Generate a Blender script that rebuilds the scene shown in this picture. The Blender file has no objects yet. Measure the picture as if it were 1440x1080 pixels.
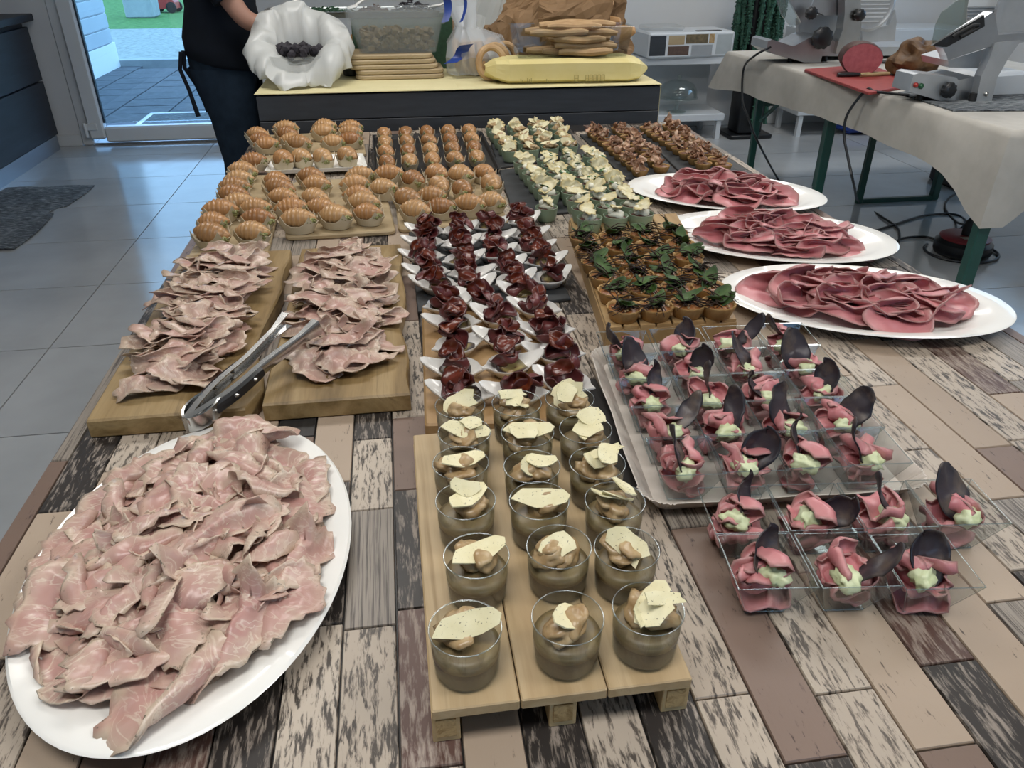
import bpy, bmesh, math, random
import numpy as np
from mathutils import Vector, Matrix, noise as mnoise
PI = math.pi
mnoise.seed_set(7)
sc = bpy.context.scene
COL = sc.collection
# ------------------------------------------------------------------ camera
CAM = np.array([0, 0, 1.34]); FPX = 1081.0
PITCH = math.atan2(628, FPX); YAW = math.radians(-8.4175)
cam_data = bpy.data.cameras.new('camera'); cam = bpy.data.objects.new('camera', cam_data); COL.objects.link(cam)
cam.location = CAM; cam.rotation_euler = (PI/2 - PITCH, 0, YAW)
cam_data.sensor_fit = 'HORIZONTAL'; cam_data.sensor_width = 36; cam_data.lens = 36 * FPX / 1440
cam_data.clip_start = .02; cam_data.clip_end = 200
sc.camera = cam
# ------------------------------------------------------------------ sky, exposure
world = bpy.data.worlds.new('overcast_sky'); sc.world = world; world.use_nodes = True
wbg = world.node_tree.nodes['Background']; wbg.inputs[0].default_value = (.33, .60, 1, 1); wbg.inputs[1].default_value = 4.0
sc.view_settings.view_transform = 'Standard'; sc.view_settings.look = 'None'
sc.view_settings.exposure = 0.0; sc.view_settings.gamma = 1; sc.view_settings.use_curve_mapping = False
FILL_LAMP_W = 20.0
sc.cycles.max_bounces = 8; sc.cycles.diffuse_bounces = 4; sc.cycles.transparent_max_bounces = 40; sc.cycles.caustics_reflective = False; sc.cycles.caustics_refractive = False

# ------------------------------------------------------------------ pixel -> place
def _ray(x, y):
    cp, sp = math.cos(PITCH), math.sin(PITCH)
    r = np.array([0, cp, -sp])*FPX + np.array([1., 0, 0])*(x-720) + np.array([0, sp, cp])*(540-y)
    c, s = math.cos(YAW), math.sin(YAW)
    return np.array([c*r[0]-s*r[1], s*r[0]+c*r[1], r[2]])
def at(x, y, z):
    r = _ray(x, y); return CAM + r*((z-CAM[2])/r[2])
def atY(x, y, Y):
    r = _ray(x, y); return CAM + r*(Y/r[1])
def atX(x, y, X):
    r = _ray(x, y); return CAM + r*(X/r[0])
T = .74          # table top height

# ------------------------------------------------------------------ materials
def hexc(h):
    v = [int(h[i:i+2], 16)/255 for i in (0, 2, 4)]
    return tuple(c/12.92 if c <= .04045 else ((c+.055)/1.055)**2.4 for c in v) + (1,)
class NT:
    def __init__(s, name):
        s.m = bpy.data.materials.new(name); s.m.use_nodes = True; s.t = s.m.node_tree; s.b = s.t.nodes['Principled BSDF']
    def n(s, typ, **kw):
        nd = s.t.nodes.new(typ)
        for k, v in kw.items():
            if k.startswith('i_'): nd.inputs[k[2:].replace('_', ' ')].default_value = v
            elif k.startswith('n_'): nd.inputs[int(k[2:])].default_value = v
            else: setattr(nd, k, v)
        return nd
    def l(s, a, b): s.t.links.new(a, b)
    def noise(s, vec, scale, detail=4, rough=.55, dist=0):
        nd = s.n('ShaderNodeTexNoise'); nd.inputs['Scale'].default_value = scale; nd.inputs['Detail'].default_value = detail
        nd.inputs['Roughness'].default_value = rough; nd.inputs['Distortion'].default_value = dist
        if vec is not None: s.l(vec, nd.inputs['Vector'])
        return nd.outputs['Fac']
    def ramp(s, fac, stops, interp='LINEAR'):
        nd = s.n('ShaderNodeValToRGB'); cr = nd.color_ramp; cr.interpolation = interp
        while len(cr.elements) < len(stops): cr.elements.new(.5)
        for e, (p, c) in zip(cr.elements, stops):
            e.position = p; e.color = hexc(c) if isinstance(c, str) else ((c, c, c, 1) if isinstance(c, (int, float)) else c)
        s.l(fac, nd.inputs['Fac']); return nd.outputs['Color']
    def mix(s, fac, a, b, mode='MIX'):
        nd = s.n('ShaderNodeMix', data_type='RGBA', blend_type=mode)
        for k, v in ((0, fac), (6, a), (7, b)):
            if isinstance(v, (int, float)): nd.inputs[k].default_value = v
            elif isinstance(v, str): nd.inputs[k].default_value = hexc(v)
            elif isinstance(v, tuple): nd.inputs[k].default_value = v
            else: s.l(v, nd.inputs[k])
        return nd.outputs[2]
    def math(s, op, a, b=0.0, c=0.0):
        nd = s.n('ShaderNodeMath', operation=op)
        for k, v in enumerate((a, b, c)):
            if isinstance(v, (int, float)): nd.inputs[k].default_value = v
            else: s.l(v, nd.inputs[k])
        return nd.outputs[0]
    def pos(s): return s.n('ShaderNodeNewGeometry').outputs['Position']
    def obj(s): return s.n('ShaderNodeTexCoord').outputs['Object']
    def uv(s): return s.n('ShaderNodeTexCoord').outputs['UV']
    def rnd(s): return s.n('ShaderNodeObjectInfo').outputs['Random']
    def jit(s, vec, k=7.):   # offset a coordinate by the object's own random number
        nd = s.n('ShaderNodeVectorMath', operation='ADD'); s.l(vec, nd.inputs[0])
        cb = s.n('ShaderNodeCombineXYZ'); r = s.rnd()
        s.l(s.math('MULTIPLY', r, k), cb.inputs[0]); s.l(s.math('MULTIPLY', r, k*2.3), cb.inputs[1]); s.l(s.math('MULTIPLY', r, k*.7), cb.inputs[2])
        s.l(cb.outputs[0], nd.inputs[1]); return nd.outputs[0]
    def scl(s, vec, v):
        nd = s.n('ShaderNodeVectorMath', operation='MULTIPLY'); s.l(vec, nd.inputs[0]); nd.inputs[1].default_value = v; return nd.outputs[0]
    def out(s, col=None, rough=.5, metal=0, spec=.5, bump=None, bs=.3, bd=.002, **kw):
        b = s.b
        if col is not None:
            if isinstance(col, str): b.inputs['Base Color'].default_value = hexc(col)
            elif isinstance(col, tuple): b.inputs['Base Color'].default_value = col
            else: s.l(col, b.inputs['Base Color'])
        if isinstance(rough, (int, float)): b.inputs['Roughness'].default_value = rough
        else: s.l(rough, b.inputs['Roughness'])
        b.inputs['Metallic'].default_value = metal; b.inputs['Specular IOR Level'].default_value = spec
        if bump is not None:
            bn = s.n('ShaderNodeBump'); bn.inputs['Strength'].default_value = bs; bn.inputs['Distance'].default_value = bd
            s.l(bump, bn.inputs['Height']); s.l(bn.outputs[0], b.inputs['Normal'])
        for k, v in kw.items(): b.inputs[k.replace('_', ' ')].default_value = v
        return s.m
def plain(name, col, rough=.5, metal=0, spec=.5, var=None, scale=20, bs=0, bd=.002, jitter=True, detail=4, **kw):
    t = NT(name); co = t.obj()
    if jitter: co = t.jit(co)
    f = t.noise(co, scale, detail)
    c = t.ramp(f, [(.3, col), (.7, var)]) if var else col
    return t.out(c, rough, metal, spec, f if bs else None, bs, bd, **kw)
def clearplastic(name, tint='f4f8f8', base=.04, power=.55, rough=.05):
    t = NT(name); nt = t.t; nt.nodes.remove(t.b)
    tr = t.n('ShaderNodeBsdfTransparent'); tr.inputs[0].default_value = hexc(tint)
    gl = t.n('ShaderNodeBsdfGlossy'); gl.inputs['Roughness'].default_value = rough; gl.inputs[0].default_value = (.9, .93, .95, 1)
    lw = t.n('ShaderNodeLayerWeight'); lw.inputs[0].default_value = .25
    f = t.math('MULTIPLY_ADD', lw.outputs['Facing'], power, base)
    mx = t.n('ShaderNodeMixShader'); t.l(f, mx.inputs[0]); t.l(tr.outputs[0], mx.inputs[1]); t.l(gl.outputs[0], mx.inputs[2])
    t.l(mx.outputs[0], nt.nodes['Material Output'].inputs[0]); return t.m
def milky(name, col, alpha, rough=.4):   # translucent plastic film
    t = NT(name); nt = t.t
    tr = t.n('ShaderNodeBsdfTransparent'); t.out(col, rough)
    mx = t.n('ShaderNodeMixShader'); mx.inputs[0].default_value = alpha; t.l(tr.outputs[0], mx.inputs[1]); t.l(t.b.outputs[0], mx.inputs[2])
    t.l(mx.outputs[0], nt.nodes['Material Output'].inputs[0]); return t.m
M = {}
def plank_mat(name, a, b, lo, hi, along=6., across=55., tone=None, tscale=9):
    # weathered paint: noise stretched along the plank (Y), thresholded
    t = NT(name); p = t.jit(t.pos(), 9.)
    n1 = t.noise(t.scl(p, (across, along, 1)), 1.0, 6, .62, .4)
    n2 = t.noise(t.scl(p, (across*3, along*2.2, 1)), 1.0, 3, .6)
    f = t.math('ADD', t.math('MULTIPLY', n1, .75), t.math('MULTIPLY', n2, .25))
    c = t.ramp(f, [(lo, a), (hi, b)])
    big = t.noise(p, tscale, 2)
    c = t.mix(t.ramp(big, [(.35, 0.), (.7, .55)]), c, t.mix(.5, c, tone or b))
    c = t.mix(t.math('MULTIPLY', t.rnd(), .35), c, t.mix(1.0, c, 'b0a498', 'MULTIPLY'))
    M[name] = t.out(c, .42, 0, .4, f, .25, .0006)
plank_mat('plank_white', '3f3934', 'b7ab9c', .42, .50, 34, 170, '9c9084')
plank_mat('plank_dark', '2a2624', '978d83', .50, .60, 30, 170, '453f3b')
plank_mat('plank_beige', '4c423a', 'ab9a88', .345, .395, 40, 200, '978676')
plank_mat('plank_brown', '413531', '7d6a5f', .345, .41, 40, 200, '6c5a51')
plank_mat('plank_grey', '4b4440', '989086', .40, .52, 7, 330, '7f776f')
plank_mat('plank_rust', '574039', '9c8f84', .46, .58, 30, 160, '6e5349')
plank_mat('plank_black', '222122', '363433', .35, .65, 20, 120, '2a2929')

def wood_mat(name, a, b, c2, ring=14, stretch=(1, .12, 1), rough=.5, dark=None):
    t = NT(name); p = t.jit(t.obj(), 3.)
    w = t.noise(t.scl(p, tuple(ring*s for s in stretch)), 1., 5, .6, 1.6)
    f2 = t.noise(t.scl(p, tuple(ring*9*s for s in stretch)), 1., 3, .6)
    col = t.ramp(w, [(.30, a), (.48, b), (.62, c2), (.78, dark or a)])
    col = t.mix(.3, col, t.ramp(f2, [(.3, a), (.7, b)]))
    M[name] = t.out(col, rough, 0, .4, f2, .1, .0008)
wood_mat('olive_wood', '64502f', '8f7750', 'a58e66', 16, (1, .10, 1), .45, '4e3822')
wood_mat('ply_wood', 'a48b66', 'b59d78', 'c0aa87', 26, (1, .05, 1), .5, '8d744e')
wood_mat('board_wood', '8f7048', 'a3835a', 'b0926a', 12, (1, .08, 1), .5, '8f6a3c')
wood_mat('serving_wood', '9a8766', 'a69373', 'b09e7e', 12, (.12, 1, 1), .55, '8a7755')
wood_mat('bamboo', '97794f', 'a88a60', 'b3976d', 14, (1, .06, 1), .5, 'a07a45')
wood_mat('end_grain', '9a8058', 'c2a677', '85693f', 60, (1, 1, 1), .6, '7d6340')
M['pallet_edge'] = plain('pallet_edge', 'cdb58a', .6, var='b99c6e', scale=60)

M['porcelain'] = plain('porcelain', 'eeede8', .14, spec=.55)
M['dish_white'] = plain('dish_white', 'e6e4df', .16, spec=.55)
def slice_mat(name, cen, mid, edge, rim, speck=None, fat='d9c6ae', fatamt=.35, rough=.42, rimw=.95, sss=.0, wob=.25):
    t = NT(name); uv = t.uv(); o = t.jit(t.obj(), 5.)
    ln = t.n('ShaderNodeVectorMath', operation='LENGTH'); t.l(uv, ln.inputs[0]); r = ln.outputs['Value']
    n0 = t.noise(o, 38, 5); n1 = t.noise(o, 90, 4); n2 = t.noise(o, 16, 2)
    rr = t.math('ADD', r, t.math('MULTIPLY', t.math('SUBTRACT', n2, .5), wob))
    c = t.ramp(rr, [(0, cen), (.55, mid), (rimw-.13, edge), (rimw, rim)])
    c = t.mix(t.ramp(n0, [(.5, 0.), (.68, fatamt)]), c, fat)
    if speck:
        st = t.noise(t.scl(o, (1, .35, 1)), 55, 3, .5, 1.2); vn = t.ramp(t.math('ABSOLUTE', t.math('SUBTRACT', st, .5)), [(0, .75), (.035, 0.)]); c = t.mix(vn, c, 'd6c8b6')
        c = t.mix(t.ramp(n2, [(.52, 0.), (.62, .55)]), c, 'a87670')
    c = t.mix(t.math('MULTIPLY', t.rnd(), .45), c, t.mix(.55, c, edge))
    if speck:
        sp = t.noise(o, 260, 2); k = t.math('MULTIPLY', t.math('MULTIPLY', t.ramp(sp, [(.62, 0.), (.68, 1.)]), t.ramp(r, [(.80, 0.), (.95, .8)])), t.ramp(t.noise(o, 30, 2), [(.44, 0.), (.52, 1.)]))
        c = t.mix(k, c, speck)
    M[name] = t.out(c, rough, 0, .5, n1, .25, .0008, Subsurface_Weight=sss, Subsurface_Radius=(.004, .0015, .001), Subsurface_Scale=1.0)
slice_mat('ham', 'b59188', 'b5978b', 'b89d8c', 'bfab97', '4d4636', 'cdbba6', .5, .34, wob=.6)
slice_mat('ham_platter', 'b58881', 'b79188', 'b99b8e', 'c3b09b', '4a4634', 'cfbeaa', .55, .32, wob=.6)
slice_mat('roast_beef', 'c4787d', 'c57a7f', 'be8081', '97716c', None, 'd29d9e', .5, .38, .995, wob=.12)
slice_mat('bresaola', '6c3432', '652e2d', '5e2a29', '482222', None, '8d5a57', .3, .36)
slice_mat('beef_crisp', '6b2c20', '602514', '562016', '451a13', None, '7f4122', .6, .28)
slice_mat('bacon', 'b58c70', 'bb977a', 'a27a60', '8a624c', None, 'd2bda2', .7, .45)
slice_mat('chip', '433b40', '3a343a', '2e2930', '211d24', None, '6a5c50', .8, .42)
slice_mat('frico', 'd2c9a0', 'd3cba6', 'c9bd8e', 'bda972', None, 'e4dfc8', .8, .5)
slice_mat('basil_leaf', '3c5a1e', '37531b', '2d4617', '253a14', None, '4d6a2c', .5, .6)
slice_mat('mint_leaf', '3e6a32', '38612c', '315627', '2c4c22', None, '56813f', .4, .35)
slice_mat('aubergine', '9a8a5e', 'a3945f', '4e3c2c', '241a1f', None, 'b5a772', .5, .4, .9)
def flake():
    t = NT('cheese_flake'); o = t.jit(t.obj(), 5.)
    n = t.noise(o, 60, 4); sp = t.noise(o, 420, 2)
    c = t.ramp(n, [(.3, 'd9d0a6'), (.7, 'e3dcb8')]); c = t.mix(t.ramp(sp, [(.67, 0.), (.70, .9)]), c, '3c3428')
    M['cheese_flake'] = t.out(c, .5, 0, .4, n, .3, .001)
flake()
def croissant_mat(name, light, mid, dark):
    t = NT(name); uv = t.uv(); o = t.jit(t.obj(), 6.)
    sx = t.n('ShaderNodeSeparateXYZ'); t.l(uv, sx.inputs[0])
    n = t.noise(o, 70, 4); nb = t.noise(o, 25, 2)
    fr = t.math('FRACT', t.math('MULTIPLY', sx.outputs[0], 8.))
    f = t.math('ADD', t.math('MULTIPLY', fr, .55), t.math('MULTIPLY', nb, .6))
    c = t.ramp(f, [(.22, light), (.5, mid), (.85, dark)])
    c = t.mix(t.math('MULTIPLY', t.ramp(sx.outputs[1], [(.05, 0.), (.5, .75)]), .6), light, c)
    c = t.mix(t.math('MULTIPLY', t.rnd(), .5), c, t.mix(1., c, 'd8b088', 'MULTIPLY'))
    M[name] = t.out(c, .33, 0, .5, n, .25, .001)
croissant_mat('croissant', 'c9a474', 'a97a4a', '744a2a')
croissant_mat('croissant_dark', 'b58c5c', '8a5a35', '56341f')
M['paper'] = plain('paper', 'c9bda4', .7, var='bbad90', scale=30)
M['pistachio'] = plain('pistachio', '6f7443', .6, var='9d9a66', scale=300)
M['tart_shell'] = plain('tart_shell', 'bb9762', .6, var='a37f4b', scale=60, bs=.3)
M['tart_fill'] = plain('tart_fill', '7c4a2c', .35, var='a5703f', scale=80, bs=.5)
M['bacon_fill'] = plain('bacon_fill', '8a6248', .45, var='5f3d2a', scale=90, bs=.5)
M['stalk'] = plain('stalk', '201819', .6, spec=.2, var='3f3026', scale=40)
M['green_pot'] = plain('green_pot', '8b9e86', .35, spec=.5)
M['tomato'] = plain('tomato', '5e2a22', .35, var='39241f', scale=120, bs=.5)
M['cream'] = plain('cream', 'e6e4d4', .4, var='dddcc6', scale=60, bs=.3)
M['herb_cream'] = plain('herb_cream', 'c9d3a4', .4, var='d8dfbb', scale=60, bs=.5, bd=.003)
M['mousse'] = plain('mousse', '4b3c2b', .5, var='5a4a36', scale=200)
M['mousse_top'] = plain('mousse_top', '85744f', .4, var='715f43', scale=80)
M['mushroom'] = plain('mushroom', 'b7a07a', .3, var='987a52', scale=70, bs=.3)
M['clear'] = clearplastic('clear', 'f6f8f8', .02, .22)
M['clear_edge'] = clearplastic('clear_edge', 'e8eeee', .16, .35, .2)
M['glass'] = clearplastic('glass', 'f2f6f4', .05, .6, .02)
M['slate'] = plain('slate', '282a2c', .6, var='343638', scale=35, bs=.35, bd=.002)
M['black_tray'] = plain('black_tray', '1e1e1f', .4, var='2a2a2b', scale=20)
M['lace_tray'] = plain('lace_tray', 'cfc6bc', .6, var='c0b7ad', scale=40)
M['steel'] = plain('steel', 'b4b4b2', .24, 1., var='c6c6c4', scale=8)
M['brushed'] = plain('brushed', 'a9acb0', .34, 1., var='bcbfc2', scale=6)
M['alu'] = plain('alu', 'b6babd', .38, .75, var='c6c9cc', scale=8)
M['black_plastic'] = plain('black_plastic', '16171a', .35, var='1d1e21', scale=30)
M['rubber'] = plain('rubber', '111214', .6, var='17181a', scale=30)
M['red_button'] = plain('red_button', '9e2f28', .35)
M['green_button'] = plain('green_button', '1f5a3a', .35)
M['red_board'] = plain('red_board', '9c3f3c', .5, var='8c3735', scale=40)
M['cloth'] = plain('cloth', 'b9b5ad', .85, var='aeaaa2', scale=14, bs=.2, bd=.004)
M['yellow_cloth'] = plain('yellow_cloth', 'd9d0a4', .8, var='d1c799', scale=10)
M['yellow_paper'] = plain('yellow_paper', 'd2c382', .6, var='d9cb90', scale=12, bs=.2, bd=.004)
M['print_ink'] = plain('print_ink', 'a0935a', .7)
M['green_metal'] = plain('green_metal', '17433c', .4, var='1c4d45', scale=10)
M['dark_wood'] = plain('dark_wood', '23272d', .5, var='2d3138', scale=12)
def cabm():
    t = NT('cabinet_wood'); p = t.scl(t.pos(), (3, 3, 26)); n = t.noise(p, 1., 5, .6)
    M['cabinet'] = t.out(t.ramp(n, [(.3, '181d25'), (.7, '252c36')]), .45, 0, .4, n, .12, .001)
    t = NT('charcoal_panel'); n = t.noise(t.scl(t.pos(), (8, 8, 60)), 1., 4)
    M['charcoal_panel'] = t.out(t.ramp(n, [(.3, '2f3338'), (.7, '383c42')]), .5, 0, .4, n, .1, .001)
cabm()
M['plinth'] = plain('plinth', '8d97a3', .35, .6)
M['white_wall'] = plain('white_wall', 'd3d5d6', .85, var='cdcfd1', scale=3, jitter=False)
M['ceiling_white'] = plain('ceiling_white', 'e6e6e4', .9)
M['pvc'] = plain('pvc', 'd2d6d8', .35, var='ccd0d3', scale=3)
M['gasket'] = plain('gasket', '2a3540', .5)
def floorm():
    t = NT('floor_tile'); p = t.jit(t.pos(), 3.); n = t.noise(p, 2.2, 4); n2 = t.noise(p, 9, 3)
    M['floor_tile'] = t.out(t.ramp(n, [(.3, 'a3a6a8'), (.7, 'b4b7b9')]), t.ramp(n2, [(.3, .10), (.7, .18)]), 0, .7)
    M['grout'] = plain('grout', '8a8680', .8)
    t = NT('rug'); p = t.pos(); w = t.noise(t.scl(p, (22, 130, 1)), 1., 3, .7); w2 = t.noise(p, 5, 2)
    c = t.ramp(t.math('ADD', t.math('MULTIPLY', w, .8), t.math('MULTIPLY', w2, .2)), [(.34, '33373b'), (.50, '5f6468'), (.62, '9a9ea0')])
    M['rug'] = t.out(c, .95, 0, .1, w, .6, .006)
    t = NT('gravel'); p = t.pos(); n = t.noise(p, 14, 4); M['gravel'] = t.out(t.ramp(n, [(.3, '7f8784'), (.7, 'a8b0ac')]), .9, 0, .2, n, .5, .02)
    t = NT('grass'); p = t.pos(); n = t.noise(p, 9, 5, .7); M['grass'] = t.out(t.ramp(n, [(.3, '3e6a3a'), (.7, '6d9a58')]), .9, 0, .2, n, .8, .03)
    t = NT('paver'); p = t.jit(t.pos(), 3.); n = t.noise(p, 12, 4); M['paver'] = t.out(t.ramp(n, [(.3, '565a60'), (.7, '686d74')]), .8, 0, .3, n, .3, .004)
floorm()
M['siding'] = plain('siding', 'b9c4cc', .5, var='aab6bf', scale=2)
M['siding_gap'] = plain('siding_gap', 'e8eef2', .6)
M['concrete'] = plain('concrete', 'a9b0b2', .8, var='989fa2', scale=6)
M['mower_red'] = plain('mower_red', 'b8403a', .35)
M['shirt'] = plain('shirt', '10151d', .9, var='161c26', scale=8, spec=.2)
M['jeans'] = plain('jeans', '16222f', .9, var='1f2d3b', scale=25, spec=.2)
M['skin'] = plain('skin', 'a87f6d', .5, var='9b725f', scale=12)
M['hair'] = plain('hair', '2b2019', .5)
M['shoe'] = plain('shoe', '1b1b1d', .5)
M['lips'] = plain('lips', '8c5048', .45)
M['eye'] = plain('eye', 'e4e0dc', .2)
M['iris'] = plain('iris', '2a1c14', .2)
M['bread'] = plain('bread', 'c39a68', .6, var='ad7f4c', scale=22, bs=.2)
M['breadstick'] = plain('breadstick', 'bb9c74', .6, var='a5835a', scale=25, bs=.2)
M['brown_paper'] = plain('brown_paper', '8d7050', .75, var='7f6242', scale=10)
M['white_bag'] = milky('white_bag', 'cfd1ce', .8, .35)
M['clear_bag'] = milky('clear_bag', 'd5dade', .38, .2)
M['bag_blue'] = plain('bag_blue', '24408c', .4)
M['milk_box'] = milky('milk_box', 'aab0b1', .20, .25)
M['crouton'] = plain('crouton', '7d6c4e', .7, var='4a4232', scale=30)
M['dark_food'] = plain('dark_food', '1f1c22', .6, var='2d2830', scale=90, bs=.5)
M['green_herb'] = plain('green_herb', '22402e', .7, var='2f5039', scale=90)
M['brown_herb'] = plain('brown_herb', '4a3a35', .7, var='5e4a3e', scale=90)
M['tray_metal'] = plain('tray_metal', '9aa0a0', .35, .8)
M['white_lam'] = plain('white_lam', 'c9ced2', .4)
M['plant_green'] = plain('plant_green', '24483c', .7, var='2f5a49', scale=30)
M['black_pot'] = plain('black_pot', '121519', .35)
def pb():
    t = NT('printed_box'); v = t.n('ShaderNodeTexVoronoi'); t.l(t.scl(t.obj(), (9, 9, 16)), v.inputs['Vector']); v.distance = 'CHEBYCHEV'; v.inputs['Scale'].default_value = 1.
    n = t.noise(t.obj(), 35, 4)
    sp = t.n('ShaderNodeSeparateColor'); t.l(v.outputs['Color'], sp.inputs[0])
    c = t.ramp(sp.outputs[0], [(.0, '4b4b4c'), (.3, '8e8261'), (.55, 'b9bcc0'), (.8, 'd3d6d9')], 'CONSTANT')
    M['photo_box'] = t.out(t.mix(t.ramp(n, [(.4, 0.), (.7, .5)]), c, '5d5a52'), .4)
pb()
def bc():
    t = NT('roast_cut'); n = t.noise(t.obj(), 40, 4); M['beef_cut'] = t.out(t.ramp(n, [(.3, '8f464c'), (.7, 'a85b60')]), .4, 0, .5)
    M['beef_crust'] = plain('beef_crust', '3c2622', .6, var='5a3a30', scale=40, bs=.6)
    M['roast_crust'] = plain('roast_crust', '6f5233', .6, var='4c3622', scale=30, bs=.8, bd=.006)
bc()
M['guard_green'] = milky('guard_green', '5f746c', .4, .3)
M['cable'] = plain('cable', '101318', .45)
M['reel_red'] = plain('reel_red', '8e3b40', .4)
M['label_paper'] = plain('label_paper', 'b7aa98', .6)
M['knife_handle'] = plain('knife_handle', 'a08a64', .6, var='b8a47c', scale=30)
def lg():
    t = NT('fill_diffuser'); t.out('f4f4f0', .5, Emission_Strength=3.0, Emission_Color=(1, .97, .93, 1)); M['fill_glow'] = t.m  # glowing face of the added ceiling fill lamps
lg()
# ------------------------------------------------------------------ mesh helpers
class MB:
    def __init__(s): s.v = []; s.f = []; s.m = []; s.uv = []
    def add(s, verts, faces, mi=0, uv=None):
        b = len(s.v); s.v += [tuple(map(float, p)) for p in verts]; s.f += [tuple(i+b for i in f) for f in faces]; s.m += [mi]*len(faces)
        s.uv += list(uv) if uv is not None else [(0, 0)]*len(verts)
    def box(s, c, d, mi=0, ch=0, R=None):
        x, y, z = (k/2 for k in d)
        if ch:
            o = [(-x+ch, -y), (x-ch, -y), (x, -y+ch), (x, y-ch), (x-ch, y), (-x+ch, y), (-x, y-ch), (-x, -y+ch)]
            i = [(a*(1-ch/x), b*(1-ch/y)) for a, b in o]
            vs = [(a, b, -z) for a, b in i]+[(a, b, -z+ch) for a, b in o]+[(a, b, z-ch) for a, b in o]+[(a, b, z) for a, b in i]
            fs = [tuple(range(7, -1, -1)), tuple(range(24, 32))]
            for k in range(3):
                for j in range(8): fs.append((k*8+j, k*8+(j+1) % 8, k*8+8+(j+1) % 8, k*8+8+j))
        else:
            vs = [(a, b, e) for e in (-z, z) for a, b in ((-x, -y), (x, -y), (x, y), (-x, y))]
            fs = [(3, 2, 1, 0), (4, 5, 6, 7), (0, 1, 5, 4), (1, 2, 6, 5), (2, 3, 7, 6), (3, 0, 4, 7)]
        if R is not None: vs = [tuple(R @ Vector(p)) for p in vs]
        s.add([(p[0]+c[0], p[1]+c[1], p[2]+c[2]) for p in vs], fs, mi)
    def lathe(s, prof, n=24, c=(0, 0, 0), mi=0, rad=None, sx=1, sy=1, caps=(True, True)):
        vs, fs = [], []
        for k, (r, z) in enumerate(prof):
            for j in range(n):
                a = 2*PI*j/n; q = r*(rad(a, k) if rad else 1)
                vs.append((c[0]+q*sx*math.cos(a), c[1]+q*sy*math.sin(a), c[2]+z))
        for k in range(len(prof)-1):
            for j in range(n): fs.append((k*n+j, k*n+(j+1) % n, (k+1)*n+(j+1) % n, (k+1)*n+j))
        if caps[0]: fs.append(tuple(range(n-1, -1, -1)))
        if caps[1]: fs.append(tuple(range((len(prof)-1)*n, len(prof)*n)))
        s.add(vs, fs, mi)
    def tube(s, pts, r, n=8, mi=0, closed=False, flat=1.):
        P = [Vector(p) for p in pts]; m = len(P); vs, fs = [], []
        rr = r if isinstance(r, (list, tuple)) else [r]*m
        up = Vector((0, 0, 1)); prev = None
        for i in range(m):
            t = (P[(i+1) % m]-P[i-1]) if closed else (P[min(i+1, m-1)]-P[max(i-1, 0)])
            t = t.normalized() if t.length else Vector((1, 0, 0))
            u = (prev - t*prev.dot(t)) if prev is not None else t.cross(up if abs(t.z) < .9 else Vector((1, 0, 0)))
            u.normalize(); prev = u; w = t.cross(u)
            for j in range(n):
                a = 2*PI*j/n; vs.append(P[i]+u*(rr[i]*math.cos(a))+w*(rr[i]*flat*math.sin(a)))
        for i in range(m if closed else m-1):
            k = (i+1) % m
            for j in range(n): fs.append((i*n+j, i*n+(j+1) % n, k*n+(j+1) % n, k*n+j))
        if not closed: fs += [tuple(range(n-1, -1, -1)), tuple(range((m-1)*n, m*n))]
        s.add(vs, fs, mi)
    def slab(s, outline, z0, z1, ch=0, mi=0, side=None):
        o = [Vector((p[0], p[1])) for p in outline]; n = len(o)
        if sum(o[i].x*o[(i+1) % n].y-o[(i+1) % n].x*o[i].y for i in range(n)) < 0: o.reverse()
        def inset(d):
            r = []
            for i in range(n):
                e = (o[(i+1) % n]-o[i-1]); nn = Vector((-e.y, e.x)); nn.normalize() if e.length else None; r.append(o[i]+nn*d)
            return r
        L = [(inset(ch) if ch else o, z0), (o, z0+ch), (o, z1-ch), (inset(ch) if ch else o, z1)] if ch else [(o, z0), (o, z1)]
        vs = [(p.x, p.y, z) for q, z in L for p in q]; k = len(L)
        s.add(vs, [tuple(range(n-1, -1, -1)), tuple(range((k-1)*n, k*n))], mi)
        b = len(s.v)-len(vs)
        s.f += [(b+q*n+j, b+q*n+(j+1) % n, b+(q+1)*n+(j+1) % n, b+(q+1)*n+j) for q in range(k-1) for j in range(n)]
        s.m += [mi if side is None else side]*((k-1)*n)
    def prism(s, front, vec, mi=0):   # polygon in space pushed along vec
        n = len(front); vs = [tuple(p) for p in front]+[tuple(np.array(p)+np.array(vec)) for p in front]
        s.add(vs, [tuple(range(n)), tuple(range(2*n-1, n-1, -1))]+[(i, i+n, (i+1) % n+n, (i+1) % n) for i in range(n)], mi)
    def blob(s, c, r, seed=0, amp=.15, freq=2., sub=2, mi=0, sq=(1, 1, 1)):
        bm = bmesh.new(); bmesh.ops.create_icosphere(bm, subdivisions=sub, radius=1)
        vs = []
        for v in bm.verts:
            k = 1+amp*mnoise.noise(v.co*freq+Vector((seed*3.7, seed*1.3, seed*2.1)))
            vs.append((c[0]+v.co.x*r*k*sq[0], c[1]+v.co.y*r*k*sq[1], c[2]+v.co.z*r*k*sq[2]))
        s.add(vs, [tuple(v.index for v in f.verts) for f in bm.faces], mi); bm.free()
    def sheet(s, P, UV, nr, na, th, mi=0):   # polar sheet: centre + nr rings of na, given thickness
        P = np.asarray(P, float); n = len(P); F = []
        for j in range(na): F.append((0, 1+j, 1+(j+1) % na))
        for k in range(nr-1):
            for j in range(na): F.append((1+k*na+j, 1+(k+1)*na+j, 1+(k+1)*na+(j+1) % na, 1+k*na+(j+1) % na))
        N = np.zeros_like(P)
        for f in F:
            nn = np.cross(P[f[1]]-P[f[0]], P[f[2]]-P[f[0]])
            for i in f: N[i] += nn
        N /= np.maximum(np.linalg.norm(N, axis=1, keepdims=True), 1e-12)
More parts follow.
